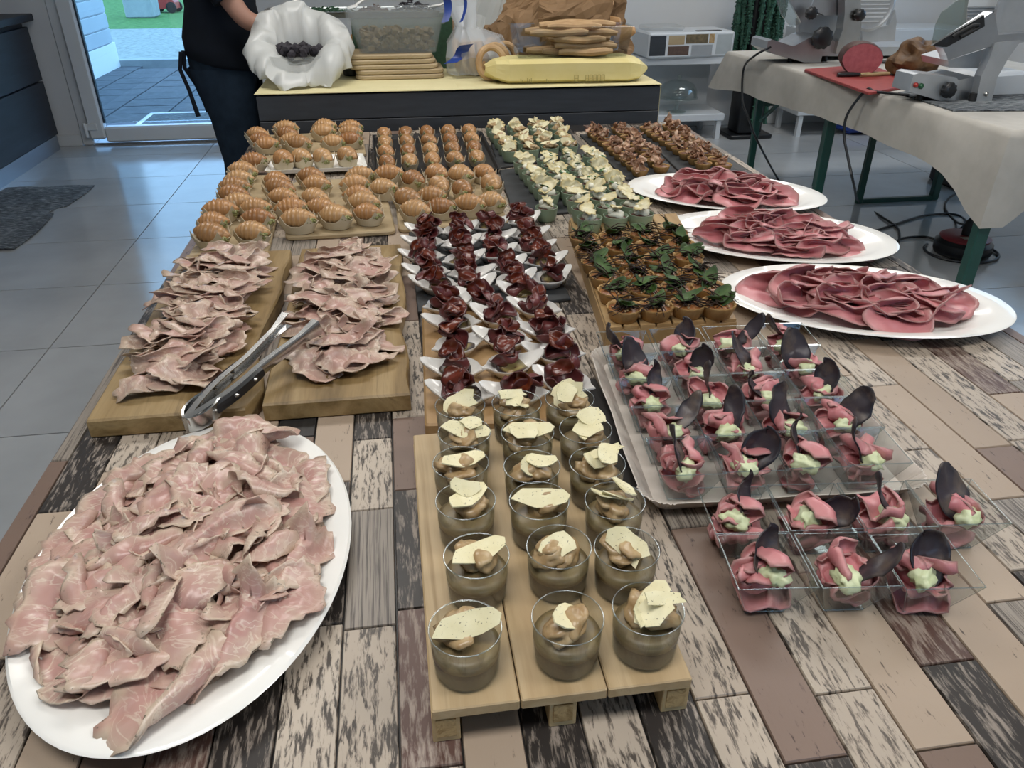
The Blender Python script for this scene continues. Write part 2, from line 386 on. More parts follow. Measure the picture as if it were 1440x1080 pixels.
        V = np.vstack([P, P-N*th]); G = F+[tuple(i+n for i in reversed(f)) for f in F]
        e = 1+(nr-1)*na
        G += [(e+j, e+n+j, e+n+(j+1) % na, e+(j+1) % na) for j in range(na)]
        s.add(V, G, mi, [tuple(u) for u in UV]*2)
    def mesh(s, name, mats, smooth=True, angle=None):
        me = bpy.data.meshes.new(name); me.from_pydata(s.v, [], s.f); me.update()
        for m in (mats if isinstance(mats, (list, tuple)) else [mats]): me.materials.append(M[m] if isinstance(m, str) else m)
        if len(me.materials) > 1: me.polygons.foreach_set('material_index', s.m)
        if any(u != (0, 0) for u in s.uv):
            l = me.uv_layers.new(name='UVMap'); vi = np.empty(len(me.loops), np.int32); me.loops.foreach_get('vertex_index', vi)
            l.data.foreach_set('uv', np.array(s.uv, np.float32)[vi].ravel())
        if smooth:
            me.polygons.foreach_set('use_smooth', [True]*len(me.polygons))
            if angle: me.set_sharp_from_angle(angle=math.radians(angle))
        me.update(); return me
def link(name, me, parent=None, loc=None, rot=None, scale=None):
    o = bpy.data.objects.new(name, me); COL.objects.link(o)
    if parent is not None: o.parent = parent
    if loc is not None: o.location = tuple(float(k) for k in loc)
    if rot is not None: o.rotation_euler = rot
    if scale is not None: o.scale = scale if isinstance(scale, (tuple, list)) else (scale,)*3
    return o
def tag(o, label, cat, group=None):
    o['label'] = label; o['category'] = cat
    if group: o['group'] = group
    return o
def thing(name, label, cat, loc=(0, 0, 0), rot=(0, 0, 0), group=None, scale=None):
    return tag(link(name, None, None, loc, rot, scale), label, cat, group)
def struct(name, me, parent=None, **k):
    o = link(name, me, parent, **k)
    if parent is None: o['kind'] = 'structure'
    return o
def part(name, mb, mats, parent, smooth=True, angle=35, **k): return link(name, mb.mesh(name, mats, smooth, angle), parent, **k)
def boxpart(name, c, d, mat, parent, ch=0, R=None, **k):
    b = MB(); b.box(c, d, 0, ch, R); return part(name, b, mat, parent, False, **k)
def rrect(w, h, r, n=5, cx=0, cy=0):
    o = []
    for sx, sy, a0 in ((1, 1, 0), (-1, 1, PI/2), (-1, -1, PI), (1, -1, 3*PI/2)):
        for i in range(n+1):
            a = a0+PI/2*i/n; o.append((cx+sx*(w/2-r)+r*math.cos(a), cy+sy*(h/2-r)+r*math.sin(a)))
    return o
def roundpoly(pts, r, n=5):
    o = []; m = len(pts)
    for i in range(m):
        p = Vector(pts[i][:2]); a = (Vector(pts[i-1][:2])-p); b = (Vector(pts[(i+1) % m][:2])-p)
        p0 = p+a.normalized()*min(r, a.length*.45); p1 = p+b.normalized()*min(r, b.length*.45)
        for k in range(n+1):
            t = k/n; o.append(tuple(p0*(1-t)**2+p*2*t*(1-t)+p1*t*t))
    return o
def sub(pts, n, amp, seed=0, freq=8.):  # subdivide an outline and roughen it
    o = []; m = len(pts)
    for i in range(m):
        a, b = Vector(pts[i][:2]), Vector(pts[(i+1) % m][:2])
        for k in range(n):
            p = a.lerp(b, k/n); q = mnoise.noise_vector(Vector((p.x*freq, p.y*freq, seed)))
            o.append((p.x+q.x*amp, p.y+q.y*amp))
    return o
# a thin slice of something: irregular oval, rippled, then folded along lines
def slice_pts(seed, L, W, rip=.004, rk=60, bends=(), irr=.12, nr=7, na=28, tear=.05, crump=None):
    rg = random.Random(seed); P = [np.zeros(3)]; UV = [(0.0001, 0)]
    ph = [rg.uniform(0, 6.28) for _ in range(6)]
    for k in range(1, nr+1):
        for j in range(na):
            a = 2*PI*j/na
            o = 1+irr*(math.sin(2*a+ph[0])*.5+math.sin(3*a+ph[1])*.5+math.sin(5*a+ph[2])*.3)
            if k == nr: o += rg.uniform(-tear, tear)
            q = k/nr
            P.append(np.array([L/2*q*o*math.cos(a), W/2*q*o*math.sin(a), 0])); UV.append((q*math.cos(a), q*math.sin(a)))
    P = np.array(P); d1, d2 = rg.uniform(0, PI), rg.uniform(0, PI)
    P[:, 2] += rip*np.sin(rk*(P[:, 0]*math.cos(d1)+P[:, 1]*math.sin(d1))+ph[3])+rip*.6*np.sin(rk*1.7*(P[:, 0]*math.cos(d2)+P[:, 1]*math.sin(d2))+ph[4])
    for (ang, d0, R, mx) in bends:
        nx, ny = math.cos(ang), math.sin(ang); s = P[:, 0]*nx+P[:, 1]*ny-d0; z = P[:, 2].copy()
        th = np.clip(s/R, 0, mx); ex = np.maximum(s-R*mx, 0)
        ns = np.where(s > 0, R*np.sin(th)+ex*np.cos(th)-z*np.sin(th), s); nz = np.where(s > 0, R*(1-np.cos(th))+ex*np.sin(th)+z*np.cos(th), z)
        P[:, 0] += (ns-s)*nx; P[:, 1] += (ns-s)*ny; P[:, 2] = nz
    if crump: P = np.array([p+np.array(mnoise.noise_vector(Vector(p)*crump[1]+Vector((seed*1.7, 0, 0))))*crump[0] for p in P])
    P[:, 2] -= P[:, 2].min(); return P, UV, nr, na
def slice_mesh(name, mat, seed, L, W, th=.0016, **k):
    mb = MB(); P, UV, nr, na = slice_pts(seed, L, W, **k); P[:, 2] += th; mb.sheet(P, UV, nr, na, th); return mb.mesh(name, mat)
def inst(name, parts, label, cat, group, loc, rotz=0, scale=None, tilt=(0, 0)):
    r = thing(name, label, cat, loc, (tilt[0], tilt[1], rotz), group, scale)
    for p in parts:
        o = link(p[0], p[1], r, p[2] if len(p) > 2 else None, p[3] if len(p) > 3 else None)
        for c in (p[4] if len(p) > 4 else ()): link(c[0], c[1], o)
    return r
R_ = random.Random(11)
ORD = ['first', 'second', 'third', 'fourth', 'fifth', 'sixth', 'seventh', 'eighth', 'ninth', 'tenth']
# ------------------------------------------------------------------ room shell
X0, X1, Y0, Y1, ZC = -3.05, 4.6, -2.6, 6.25, 2.8
fb = MB(); fb.box(((X0+X1)/2, (Y0+Y1)/2, -.03), (X1-X0, Y1-Y0, .05)); floor = struct('floor', fb.mesh('floor', 'grout', False))
tile_cache = {}
xs = [X0]+[-2.55+1.2*k for k in range(0, 7) if X0 < -2.55+1.2*k < X1]+[X1]
ys = [Y0]+[2.802+.615*k for k in range(-9, 7) if Y0 < 2.802+.615*k < Y1]+[Y1]
ub = MB(); ub.box((0, 0, -.004), (1, 1, .008)); unit_tile = ub.mesh('tile', 'floor_tile', False)
for i in range(len(xs)-1):
    for j in range(len(ys)-1):
        link('tile', unit_tile, floor, ((xs[i]+xs[i+1])/2, (ys[j]+ys[j+1])/2, 0), None, (xs[i+1]-xs[i]-.005, ys[j+1]-ys[j]-.005, 1))
cb = MB(); cb.box(((X0+X1)/2, (Y0+Y1)/2, ZC+.05), (X1-X0, Y1-Y0, .1)); struct('ceiling', cb.mesh('ceiling', 'ceiling_white', False))
def wall(name, boxes):
    b = MB()
    for (a, c) in boxes: b.box([(p+q)/2 for p, q in zip(a, c)], [q-p for p, q in zip(a, c)])
    return struct(name, b.mesh(name, 'white_wall', False))
DL, DR, DH = -2.30, -1.10, 2.15
wall('wall_back', [((X0, Y1, 0), (DL, Y1+.22, ZC)), ((DR, Y1, 0), (X1, Y1+.22, ZC)), ((DL, Y1, DH), (DR, Y1+.22, ZC))])
wall('wall_left', [((X0-.2, Y0, 0), (X0, Y1, ZC))])
WR = (3.4, 5.4, 1.1, 2.3)
wall('wall_right', [((X1, Y0, 0), (X1+.2, WR[0], ZC)), ((X1, WR[1], 0), (X1+.2, Y1, ZC)), ((X1, WR[0], 0), (X1+.2, WR[1], WR[2])), ((X1, WR[0], WR[3]), (X1+.2, WR[1], ZC))])
WF = (.2, 2.4, 1.1, 2.2)
wall('wall_front', [((X0, Y0-.2, 0), (WF[0], Y0, ZC)), ((WF[1], Y0-.2, 0), (X1, Y0, ZC)), ((WF[0], Y0-.2, 0), (WF[1], Y0, WF[2])), ((WF[0], Y0-.2, WF[3]), (WF[1], Y0, ZC))])
def window(name, horiz, lo, hi, z0, z1, at_, n):
    w = struct(name, None); w['kind'] = 'structure'
    def bar(nm, a0, a1, b0, b1, mat='pvc', t=.06):
        c = ((a0+a1)/2, at_, (b0+b1)/2) if horiz else (at_, (a0+a1)/2, (b0+b1)/2)
        d = (a1-a0, t, b1-b0) if horiz else (t, a1-a0, b1-b0)
        boxpart(nm, c, d, mat, w)
    for a0, a1, b0, b1 in ((lo, hi, z0, z0+.07), (lo, hi, z1-.07, z1)): bar('frame_rail', a0, a1, b0, b1)
    for k in range(n+1):
        x = lo+(hi-lo)*k/n; x = min(max(x, lo+.035), hi-.035); bar('frame_stile', x-.035, x+.035, z0+.07, z1-.07)
    for k in range(n):
        a, b = lo+(hi-lo)*k/n, lo+(hi-lo)*(k+1)/n; bar('pane', a+.05, b-.05, z0+.06, z1-.06, 'glass', .006)
window('window_1', False, WR[0], WR[1], WR[2], WR[3], X1+.1, 2)
window('window_2', True, WF[0], WF[1], WF[2], WF[3], Y0-.1, 2)
# glazed door
d = struct('door_1', None); d['kind'] = 'structure'
yf = Y1-.01
for c, s_ in (((DL+.04, yf+.06, DH/2), (.08, .12, DH)), ((DR-.04, yf+.06, DH/2), (.08, .12, DH)), (((DL+DR)/2, yf+.06, DH-.04), (DR-DL-.16, .12, .08))): boxpart('frame_jamb', c, s_, 'pvc', d, .008)
sl, sr = DL+.075, DR-.075
boxpart('threshold', ((DL+DR)/2, yf+.08, .008), (DR-DL-.16, .16, .016), 'brushed', d)
for c, s_ in (((sl+.055, yf, DH/2), (.11, .08, DH-.1)), ((sr-.055, yf, DH/2), (.11, .08, DH-.1))): boxpart('sash_stile', c, s_, 'pvc', d, .012)
for z in (.08, DH-.12): boxpart('sash_rail', ((sl+sr)/2, yf, z+.0), (sr-sl-.22, .08, .11), 'pvc', d, .012)
for c, s_ in (((sl+.116, yf, DH/2), (.012, .03, DH-.32)), ((sr-.116, yf, DH/2), (.012, .03, DH-.32))): boxpart('gasket', c, s_, 'gasket', d)
boxpart('pane', ((sl+sr)/2, yf, DH/2), (sr-sl-.24, .02, DH-.32), 'glass', d)
for z in (.12, 1.05, 1.95):
    b = MB(); b.lathe([(.011, -.05), (.013, -.045), (.013, .045), (.011, .05)], 12, (sl-.012, yf-.05, z)); b.box((sl+.03, yf-.043, z+.02), (.08, .012, .05), 0, .004); part('hinge', b, 'pvc', d)
b = MB(); b.box((sr-.05, yf-.05, 1.05), (.03, .02, .16), 0, .005); b.tube([(sr-.05, yf-.06, 1.08), (sr-.05, yf-.1, 1.08), (sr-.17, yf-.1, 1.08)], .01); part('door_handle', b, 'brushed', d)
for k, (a, c) in enumerate((((-1.05), X1), (X0, DL))):
    b = MB(); b.box(((a+c)/2, Y1-.008, .04), (c-a, .016, .08), 0, .004); struct('baseboard_back' if k == 0 else 'baseboard_side', b.mesh('baseboard', 'pvc', False))
# unseen ceiling fill lamps, added to light the room
for (x, y) in ((-.3, .1), (1.9, .1), (-.3, 2.5), (1.9, 2.5), (2.6, 4.7)):
    lp = thing('fill_lamp', 'added flat white rectangular fill lamp, unseen on the ceiling', 'lamp', (x, y, ZC), group='added ceiling fill lamps')
    b = MB(); b.box((0, 0, -.03), (1.24, .64, .06), 0, .01); part('housing', b, 'pvc', lp, False)
    boxpart('diffuser', (0, 0, -.063), (1.16, .56, .008), 'fill_glow', lp)
    ld = bpy.data.lights.new('fill_light', 'AREA'); ld.shape = 'RECTANGLE'; ld.size = 1.15; ld.size_y = .55; ld.energy = FILL_LAMP_W; ld.color = (1, .965, .92)
    lo = bpy.data.objects.new('fill_light', ld); COL.objects.link(lo); lo.parent = lp; lo.location = (0, 0, -.072)
# ------------------------------------------------------------------ outside
b = MB(); b.box((0, 32, -.16), (80, 51, .1)); b_o = struct('ground_lawn', b.mesh('ground_lawn', 'grass', False))
b = MB(); b.box((0, 9, -.14), (14, 5.4, .1)); patio = struct('ground_patio', b.mesh('ground_patio', 'gasket', False))
ub = MB(); ub.box((0, 0, -.02), (1, 1, .04), 0); up = ub.mesh('paver', 'paver', False)
for r in range(9):
    for k in range(11):
        w, l = .5, .33
        x = -4.3+r*w; y = 6.65+k*l*1.15+(r % 3)*.12
        link('paver', up, patio, (x, y, -.05+.002*R_.random()), None, (w-.018, l*1.15-.018, 1))
b = MB(); b.box((0, 10.95, -.08), (14, .18, .2)); struct('ground_kerb', b.mesh('ground_kerb', 'concrete', False))
b = MB(); b.box((0, 13.4, -.1), (14, 4.7, .08)); struct('ground_gravel_path', b.mesh('ground_gravel_path', 'gravel', False))
ow = struct('wall_outside', None); ow['kind'] = 'structure'
boxpart('wall_core', (-3.5, 8.65, 1.2), (.3, 4.4, 2.6), 'siding_gap', ow)
boxpart('wall_plinth', (-3.34, 8.65, .08), (.05, 4.42, .3), 'siding_gap', ow)
sp = MB(); sp.box((0, 0, 0), (.03, 1.075, .152), 0, .005); spm = sp.mesh('siding_panel', 'siding', False)
for r in range(13):
    for k in range(4): link('siding_panel', spm, ow, (-3.335, 7.0+k*1.085, .315+r*.165))
dm = thing('doormat', 'dark doormat in a pale metal frame on the pavers outside the door', 'doormat', (-1.62, 7.3, -.05))
b = MB()
for c, s_ in (((0, -.3, .012), (1.1, .04, .024)), ((0, .3, .012), (1.1, .04, .024)), ((-.53, 0, .012), (.04, .56, .024)), ((.53, 0, .012), (.04, .56, .024))): b.box(c, s_, 0, .004)
part('frame', b, 'alu', dm, False); b = MB(); b.box((0, 0, .008), (1.02, .56, .014), 0, .003); part('mat', b, 'rug', dm, False)
o = at(197, 26, -.11); om = at(231, 19, -.11)
cbk = MB(); cbk.box((0, 0, .45), (.56, .6, .9), 0, .03); tag(part('concrete_block', cbk, 'concrete', None, False, loc=(o[0], o[1]+.3, -.11)), 'pale square concrete block on the lawn outside', 'block')
mw = thing('lawn_mower', 'red lawn mower on the grass beside the concrete block', 'lawn mower', (om[0], om[1]+.3, -.11), (0, 0, PI-.1), None, .7)
b = MB(); b.prism([(-.35, -.25, .12), (.4, -.25, .12), (.36, -.25, .24), (.18, -.25, .3), (.05, -.25, .48), (-.25, -.25, .48), (-.35, -.25, .3)], (0, .5, 0)); part('deck', b, 'mower_red', mw, False)
for x in (-.25, .3):
    for y in (-.29, .29):
        b = MB(); r = .16 if x < 0 else .11; b.lathe([(r*.55, -.03), (r, -.025), (r, .025), (r*.55, .03)], 16); part('wheel', b, 'rubber', mw, loc=(x, y, r), rot=(PI/2, 0, 0))
b = MB(); b.tube([(-.3, -.2, .4), (-1.0, -.2, 1.0), (-1.0, .2, 1.0), (-.3, .2, .4)], .015); part('handle', b, 'rubber', mw)
# ------------------------------------------------------------------ left cabinet and rug
cab = thing('kitchen_cabinet', 'low dark wood cabinet with two wide drawers beside the glass door', 'cabinet', (0, 0, 0))
boxpart('body', (-2.72, 4.3, .475), (.54, 3.72, .75), 'cabinet', cab)
boxpart('worktop', (-2.69, 4.3, .872), (.62, 3.8, .045), 'cabinet', cab, .004)
boxpart('plinth', (-2.71, 4.3, .05), (.56, 3.7, .1), 'plinth', cab)
for y in (3.36, 5.24):
    for z, h in ((.285, .36), (.645, .34)):
        boxpart('drawer', (-2.435, y, z), (.025, 1.86, h), 'cabinet', cab, .003)
cl = thing('folded_cloth', 'pale folded cloth lying on the dark cabinet top', 'cloth', (-2.62, 5.35, .8945))
b = MB()
for k in range(3): b.slab(rrect(.26-.01*k, .2-.012*k, .03), k*.022, k*.022+.02, .006)
part('folds', b, 'cloth', cl)
rg = MB(); P0 = [at(*p, 0) for p in ((20, 352), (132, 262), (60, 262))]
a, bq = P0[0], P0[1]; n1, n2 = 40, 14; vs = []
dirv = np.array([bq[0]-a[0], bq[1]-a[1]]); ln = np.linalg.norm(dirv); dirv /= ln; per = np.array([-dirv[1], dirv[0]])*.5
pts = []
for i in range(n1+1):
    for j in range(n2+1):
        u, v = i/n1, j/n2; q = a[:2]+dirv*ln*u+per*v
        q = q+np.array([.012*math.sin(u*9+v*3), .0]); z = .010+.006*math.sin(u*17+v*4)*math.exp(-((u-.55)*5)**2)+.003*math.sin(v*11+u*5)
        if abs(u-.55) < .06 and v < .25: q = q+per*.08
        pts.append((q[0], q[1], max(z, .006)))
W_ = n2+1
top = [(i*W_+j, (i+1)*W_+j, (i+1)*W_+j+1, i*W_+j+1) for i in range(n1) for j in range(n2)]
nP = len(pts); bot = [(x, y, z-.0055) for x, y, z in pts]
rim = [i*W_ for i in range(n1+1)]+[n1*W_+j for j in range(1, n2+1)]+[i*W_+n2 for i in range(n1-1, -1, -1)]+[j for j in range(n2-1, 0, -1)]
rg.add(pts+bot, top+[tuple(k+nP for k in reversed(f)) for f in top]+[(rim[k], rim[k]+nP, rim[(k+1) % len(rim)]+nP, rim[(k+1) % len(rim)]) for k in range(len(rim))])
tag(part('rug', rg, 'rug', None), 'dark grey woven runner rug rumpled on the tiled floor', 'rug')
# ------------------------------------------------------------------ buffet table with plank top
TX0, TX1, TY0, TY1 = -.484, 1.058, .12, 2.872
tb = thing('buffet_table', 'long buffet table topped with weathered planks of mixed tones', 'table', (0, 0, 0))
boxpart('table_base', ((TX0+TX1)/2, (TY0+TY1)/2, T-.022), (TX1-TX0, TY1-TY0, .034), 'plank_black', tb)
for x in (TX0+.08, TX1-.08):
    for y in (TY0+.1, TY1-.1): boxpart('leg', (x, y, (T-.04)/2), (.06, .06, T-.04), 'black_plastic', tb, .004)
xl = [TX0]+[.285-.0533*k for k in range(14, 0, -1)]+[.285+.0577*k for k in range(0, 14)]+[TX1]
joints = {}  # row index -> joints
kinds = ['plank_white']*5+['plank_dark']*3+['plank_beige']*3+['plank_brown']*2+['plank_grey']*3+['plank_rust']*1+['plank_black']*1
over = [(.31, .5, 'plank_brown'), (.31, .3, 'plank_dark'), (.37, .48, 'plank_white'), (.37, .33, 'plank_white'), (.43, .45, 'plank_beige'), (.49, .50, 'plank_rust'), (.49, .36, 'plank_dark'),
        (.545, .44, 'plank_beige'), (.60, .5, 'plank_rust'), (.60, .7, 'plank_beige'), (-.06, .82, 'plank_white'), (-.06, .65, 'plank_grey'), (-.06, .45, 'plank_white'), (-.01, .68, 'plank_dark'), (-.01, .48, 'plank_rust'),
        (-.11, .45, 'plank_white'), (-.16, .45, 'plank_dark'), (-.11, .62, 'plank_dark'), (-.45, .9, 'plank_dark'), (-.45, .7, 'plank_brown'), (-.42, .72, 'plank_beige'), (-.45, 1.15, 'plank_brown'), (.26, .5, 'plank_white'), (.26, .38, 'plank_white'),
        (.21, .38, 'plank_dark'), (.1, .38, 'plank_dark'), (.15, .38, 'plank_white'), (.05, .38, 'plank_beige'), (.66, .85, 'plank_white'), (.72, .85, 'plank_beige'), (.545, .8, 'plank_dark'), (.78, .9, 'plank_beige'), (.83, .95, 'plank_white'), (.88, .95, 'plank_rust')]
fixed = {15: [.36, .66, .92], 16: [.23, .42, .60, .80], 17: [.355, .57, .85], 18: [.25, .436, .62, .83], 19: [.3, .58, .86], 8: [.35, .561, .747, .90], 9: [.40, .58, .78, .95]}
pb_ = MB(); pb_.add([(-.5, -.5, -.0), (.5, -.5, 0), (.5, .5, 0), (-.5, .5, 0), (-.5, -.5, .7), (.5, -.5, .7), (.5, .5, .7), (-.5, .5, .7), (-.485, -.496, 1), (.485, -.496, 1), (.485, .496, 1), (-.485, .496, 1)],
                   [(3, 2, 1, 0), (8, 9, 10, 11)]+[(q*4+j, q*4+(j+1) % 4, q*4+4+(j+1) % 4, q*4+4+j) for q in (0, 1) for j in range(4)])
pm = pb_.mesh('plank', 'plank_white', False)
rp = random.Random(5)
for i in range(len(xl)-1):
    xa, xb = xl[i], xl[i+1]; js = [TY0]
    y = TY0
    if i in fixed: js += fixed[i]; y = js[-1]
    else: y = TY0+rp.uniform(.05, .25); js.append(y)
    while y < TY1:
        y += rp.uniform(.2, .34); js.append(y)
    js = [q for q in js if q < TY1-.05]+[TY1]
    prev = None
    for a, c in zip(js, js[1:]):
        k = rp.choice(kinds)
        while k == prev: k = rp.choice(kinds)
        for ox, oy, ok in over:
            if xa <= ox < xb and a <= oy < c: k = ok
        prev = k
        o = link('plank', pm, tb, ((xa+xb)/2, (a+c)/2, T-.0055), None, (xb-xa-.0018, c-a-.0018, .0055))
        o.material_slots[0].link = 'OBJECT'; o.material_slots[0].material = M[k]
# ------------------------------------------------------------------ food: white oval platters with sliced meat
def platter(name, label, c, a, b, ang, h=.026, lip=.05):
    pl = MB(); k = lambda q: (a-q)/a
    prof = [(.55, 0), (.60, .0), (.66, .004), (.86, h*.72), (.985, h*.93), (1.0, h), (.985, h+.0025), (.85, h*.80+.003), (.70, .010), (.62, .0065), (.3, .006)]
    pl.lathe([(r, z) for r, z in prof], 72, sx=a, sy=b)
    return tag(part(name, pl, 'porcelain', None, angle=50, loc=(c[0], c[1], T), rot=(0, 0, ang)), label, 'platter')
def pile(name, label, cat, group, meshes, c, a, b, ang, n, z0, hgt, seed, scl=(.85, 1.15), layers=4, inner=.92, tilt=.25, align=None, rimup=0):
    rg = random.Random(seed); ca, sa = math.cos(ang), math.sin(ang)
    for k in range(n):
        lay = int(layers*k/n); rmax = inner*(1-.13*lay)
        kk = (k*0.61803) % 1.0
        r = rmax*math.sqrt((k % max(1, n//layers)+.5)/max(1, n//layers)); th = 2*PI*kk*7+k*2.39996
        x, y = a*r*math.cos(th), b*r*math.sin(th)
        z = z0+hgt*(lay/layers)*(1-.45*(r/inner)**2)+rg.uniform(0, .004)+rimup*max(0, (r-.62)/.38)
        rz = (align+rg.uniform(-.6, .6)) if align is not None else rg.uniform(0, 6.28)
        if rimup and r > .6: rz = math.atan2(b*math.cos(th), -a*math.sin(th))+ang+rg.uniform(-.25, .25)
        o = link(name, rg.choice(meshes), None, (c[0]+ca*x-sa*y, c[1]+sa*x+ca*y, z), (rg.uniform(-tilt, tilt), rg.uniform(-tilt, tilt), rz), rg.uniform(*scl))
        tag(o, label, cat, group)
def ham_variants(mat, n, L, W, s0, th=.0017, rip=.004, tear=.10, res=(8, 34)):
    out = []; rg = random.Random(s0)
    for k in range(n):
        bends = []; t = k % 6; f = 1.0; rp_ = 1.0
        if t == 0: bends = [(rg.uniform(0, 6.28), L*.10, .0045, 3.0)]
        if t == 1: bends = [(PI/2+rg.uniform(-.5, .5), -W*.05, .0055, 3.05)]; rp_ = .7
        if t == 2: bends = [(PI/2+rg.uniform(-.4, .4), W*.12, .009, 4.6)]
        if t == 3: rp_ = 1.9; bends = [(rg.uniform(0, 6.28), L*.22, .012, 1.0)]
        if t == 4: bends = [(rg.uniform(0, 6.28), L*.24, .005, 2.8), (rg.uniform(0, 6.28), L*.2, .006, 2.9)]
        if t == 5: f = .52; rp_ = 1.2; bends = [(rg.uniform(0, 6.28), 0, .012, 1.5)]
        out.append(slice_mesh('slice', mat, s0*31+k, f*L*rg.uniform(.85, 1.2), f*W*rg.uniform(.85, 1.2), th, rip=rip*rp_*rg.uniform(.7, 1.2), rk=rg.uniform(45, 85), bends=bends, irr=.26, tear=tear, crump=(.004, 75), nr=res[0], na=res[1]))
    return out
HP = (-.247, .676); platter('oval_platter', 'white oval platter heaped with roast ham, in front of the two live-edge boards', HP, .249, .166, math.radians(89))
hv = ham_variants('ham_platter', 18, .120, .074, 3, .0014, res=(9, 40))
pile('ham_slice', 'folded slice of pale pink roast ham on the white oval platter', 'ham slice', 'ham slices on the oval platter', hv, (HP[0]-.005, HP[1]+.004), .232, .148, math.radians(89), 135, T+.011, .038, 23, (.75, 1.1), 4, .90, .18, rimup=.020)
# live-edge boards with ham
def board(name, label, outline, h, mat, seed=0, z=T, ch=.003, cat='board'):
    b = MB(); b.slab(outline, 0, h, ch); return tag(part(name, b, mat, None, angle=40, loc=(0, 0, z)), label, cat)
def livepoly(x0, x1, y0, y1, seed, wav):
    o = [(x0, y0), (x1, y0)]
    for k in range(1, 12):
        t = k/12; o.append((x1+wav*mnoise.noise(Vector((t*4, seed, 0)))*1.5, y0+(y1-y0)*t))
    o += [(x1, y1), (x0, y1)]
    for k in range(1, 8):
        t = k/8; o.append((x0+wav*.5*mnoise.noise(Vector((t*4, seed+5, 0))), y1-(y1-y0)*t))
    return o
bl1 = board('serving_board', 'live-edge olive wood board under roast ham, at the table edge', livepoly(-.446, -.236, .957, 1.60, 1.3, .02), .030, 'olive_wood')
bl2 = board('serving_board', 'live-edge olive wood board under roast ham, next to the white spoon dishes', livepoly(-.214, -.006, .965, 1.60, 4.1, .014), .030, 'olive_wood')
hb = ham_variants('ham', 18, .105, .062, 8, .0014, res=(8, 32))
pile('ham_slice', 'folded slice of roast ham on the live-edge board at the table edge', 'ham slice', 'ham slices on the board at the table edge', hb, (-.344, 1.285), .325, .066, PI/2, 88, T+.031, .032, 5, (.8, 1.15), 3, .95, .2, 0.0)
pile('ham_slice', 'folded slice of roast ham on the live-edge board next to the spoon dishes', 'ham slice', 'ham slices on the board next to the spoon dishes', hb, (-.112, 1.295), .31, .070, PI/2, 82, T+.031, .030, 6, (.8, 1.1), 3, .95, .2, 0.0)
# roast beef platters
bv = []
rgb_ = random.Random(77)
for k in range(12):
    L, W = rgb_.uniform(.105, .135), rgb_.uniform(.07, .085); t = k % 4
    bends = [[(PI/2+rgb_.uniform(-.3, .3), -.004, .008, 2.8)], [(PI/2, .006, .012, 2.6), (0, .03, .02, .8)], [(rgb_.uniform(0, 6), .012, .012, 1.2)], [(PI/2+.3, .0, .010, 3.0), (PI, .03, .014, 1.2)]][t]
    bv.append(slice_mesh('slice', 'roast_beef', 500+k, L, W, .0018, rip=.0050, rk=rgb_.uniform(40, 62), bends=bends, irr=.12, tear=.01, nr=9, na=34, crump=(.005, 40)))
for (c, a, b, ang, lab, n, sd) in (((.832, 1.200), .256, .163, -20.1, 'beside the plastic cups', 40, 1), ((.827, 1.553), .257, .168, -21.7, 'between the other two beef platters', 38, 2), ((.845, 1.897), .255, .164, -26, 'next to the bacon tartlets', 38, 3)):
    an = math.radians(ang)
    platter('oval_platter', 'white oval platter of rare roast beef '+lab, c, a, b, an, .024)
    pile('roast_beef_slice', 'folded slice of rare roast beef on the platter '+lab, 'beef slice', 'beef slices on the platter '+lab, bv, c, .178, .098, an, n, T+.008, .030, 40+sd, (.9, 1.2), 3, .94, .16, an)
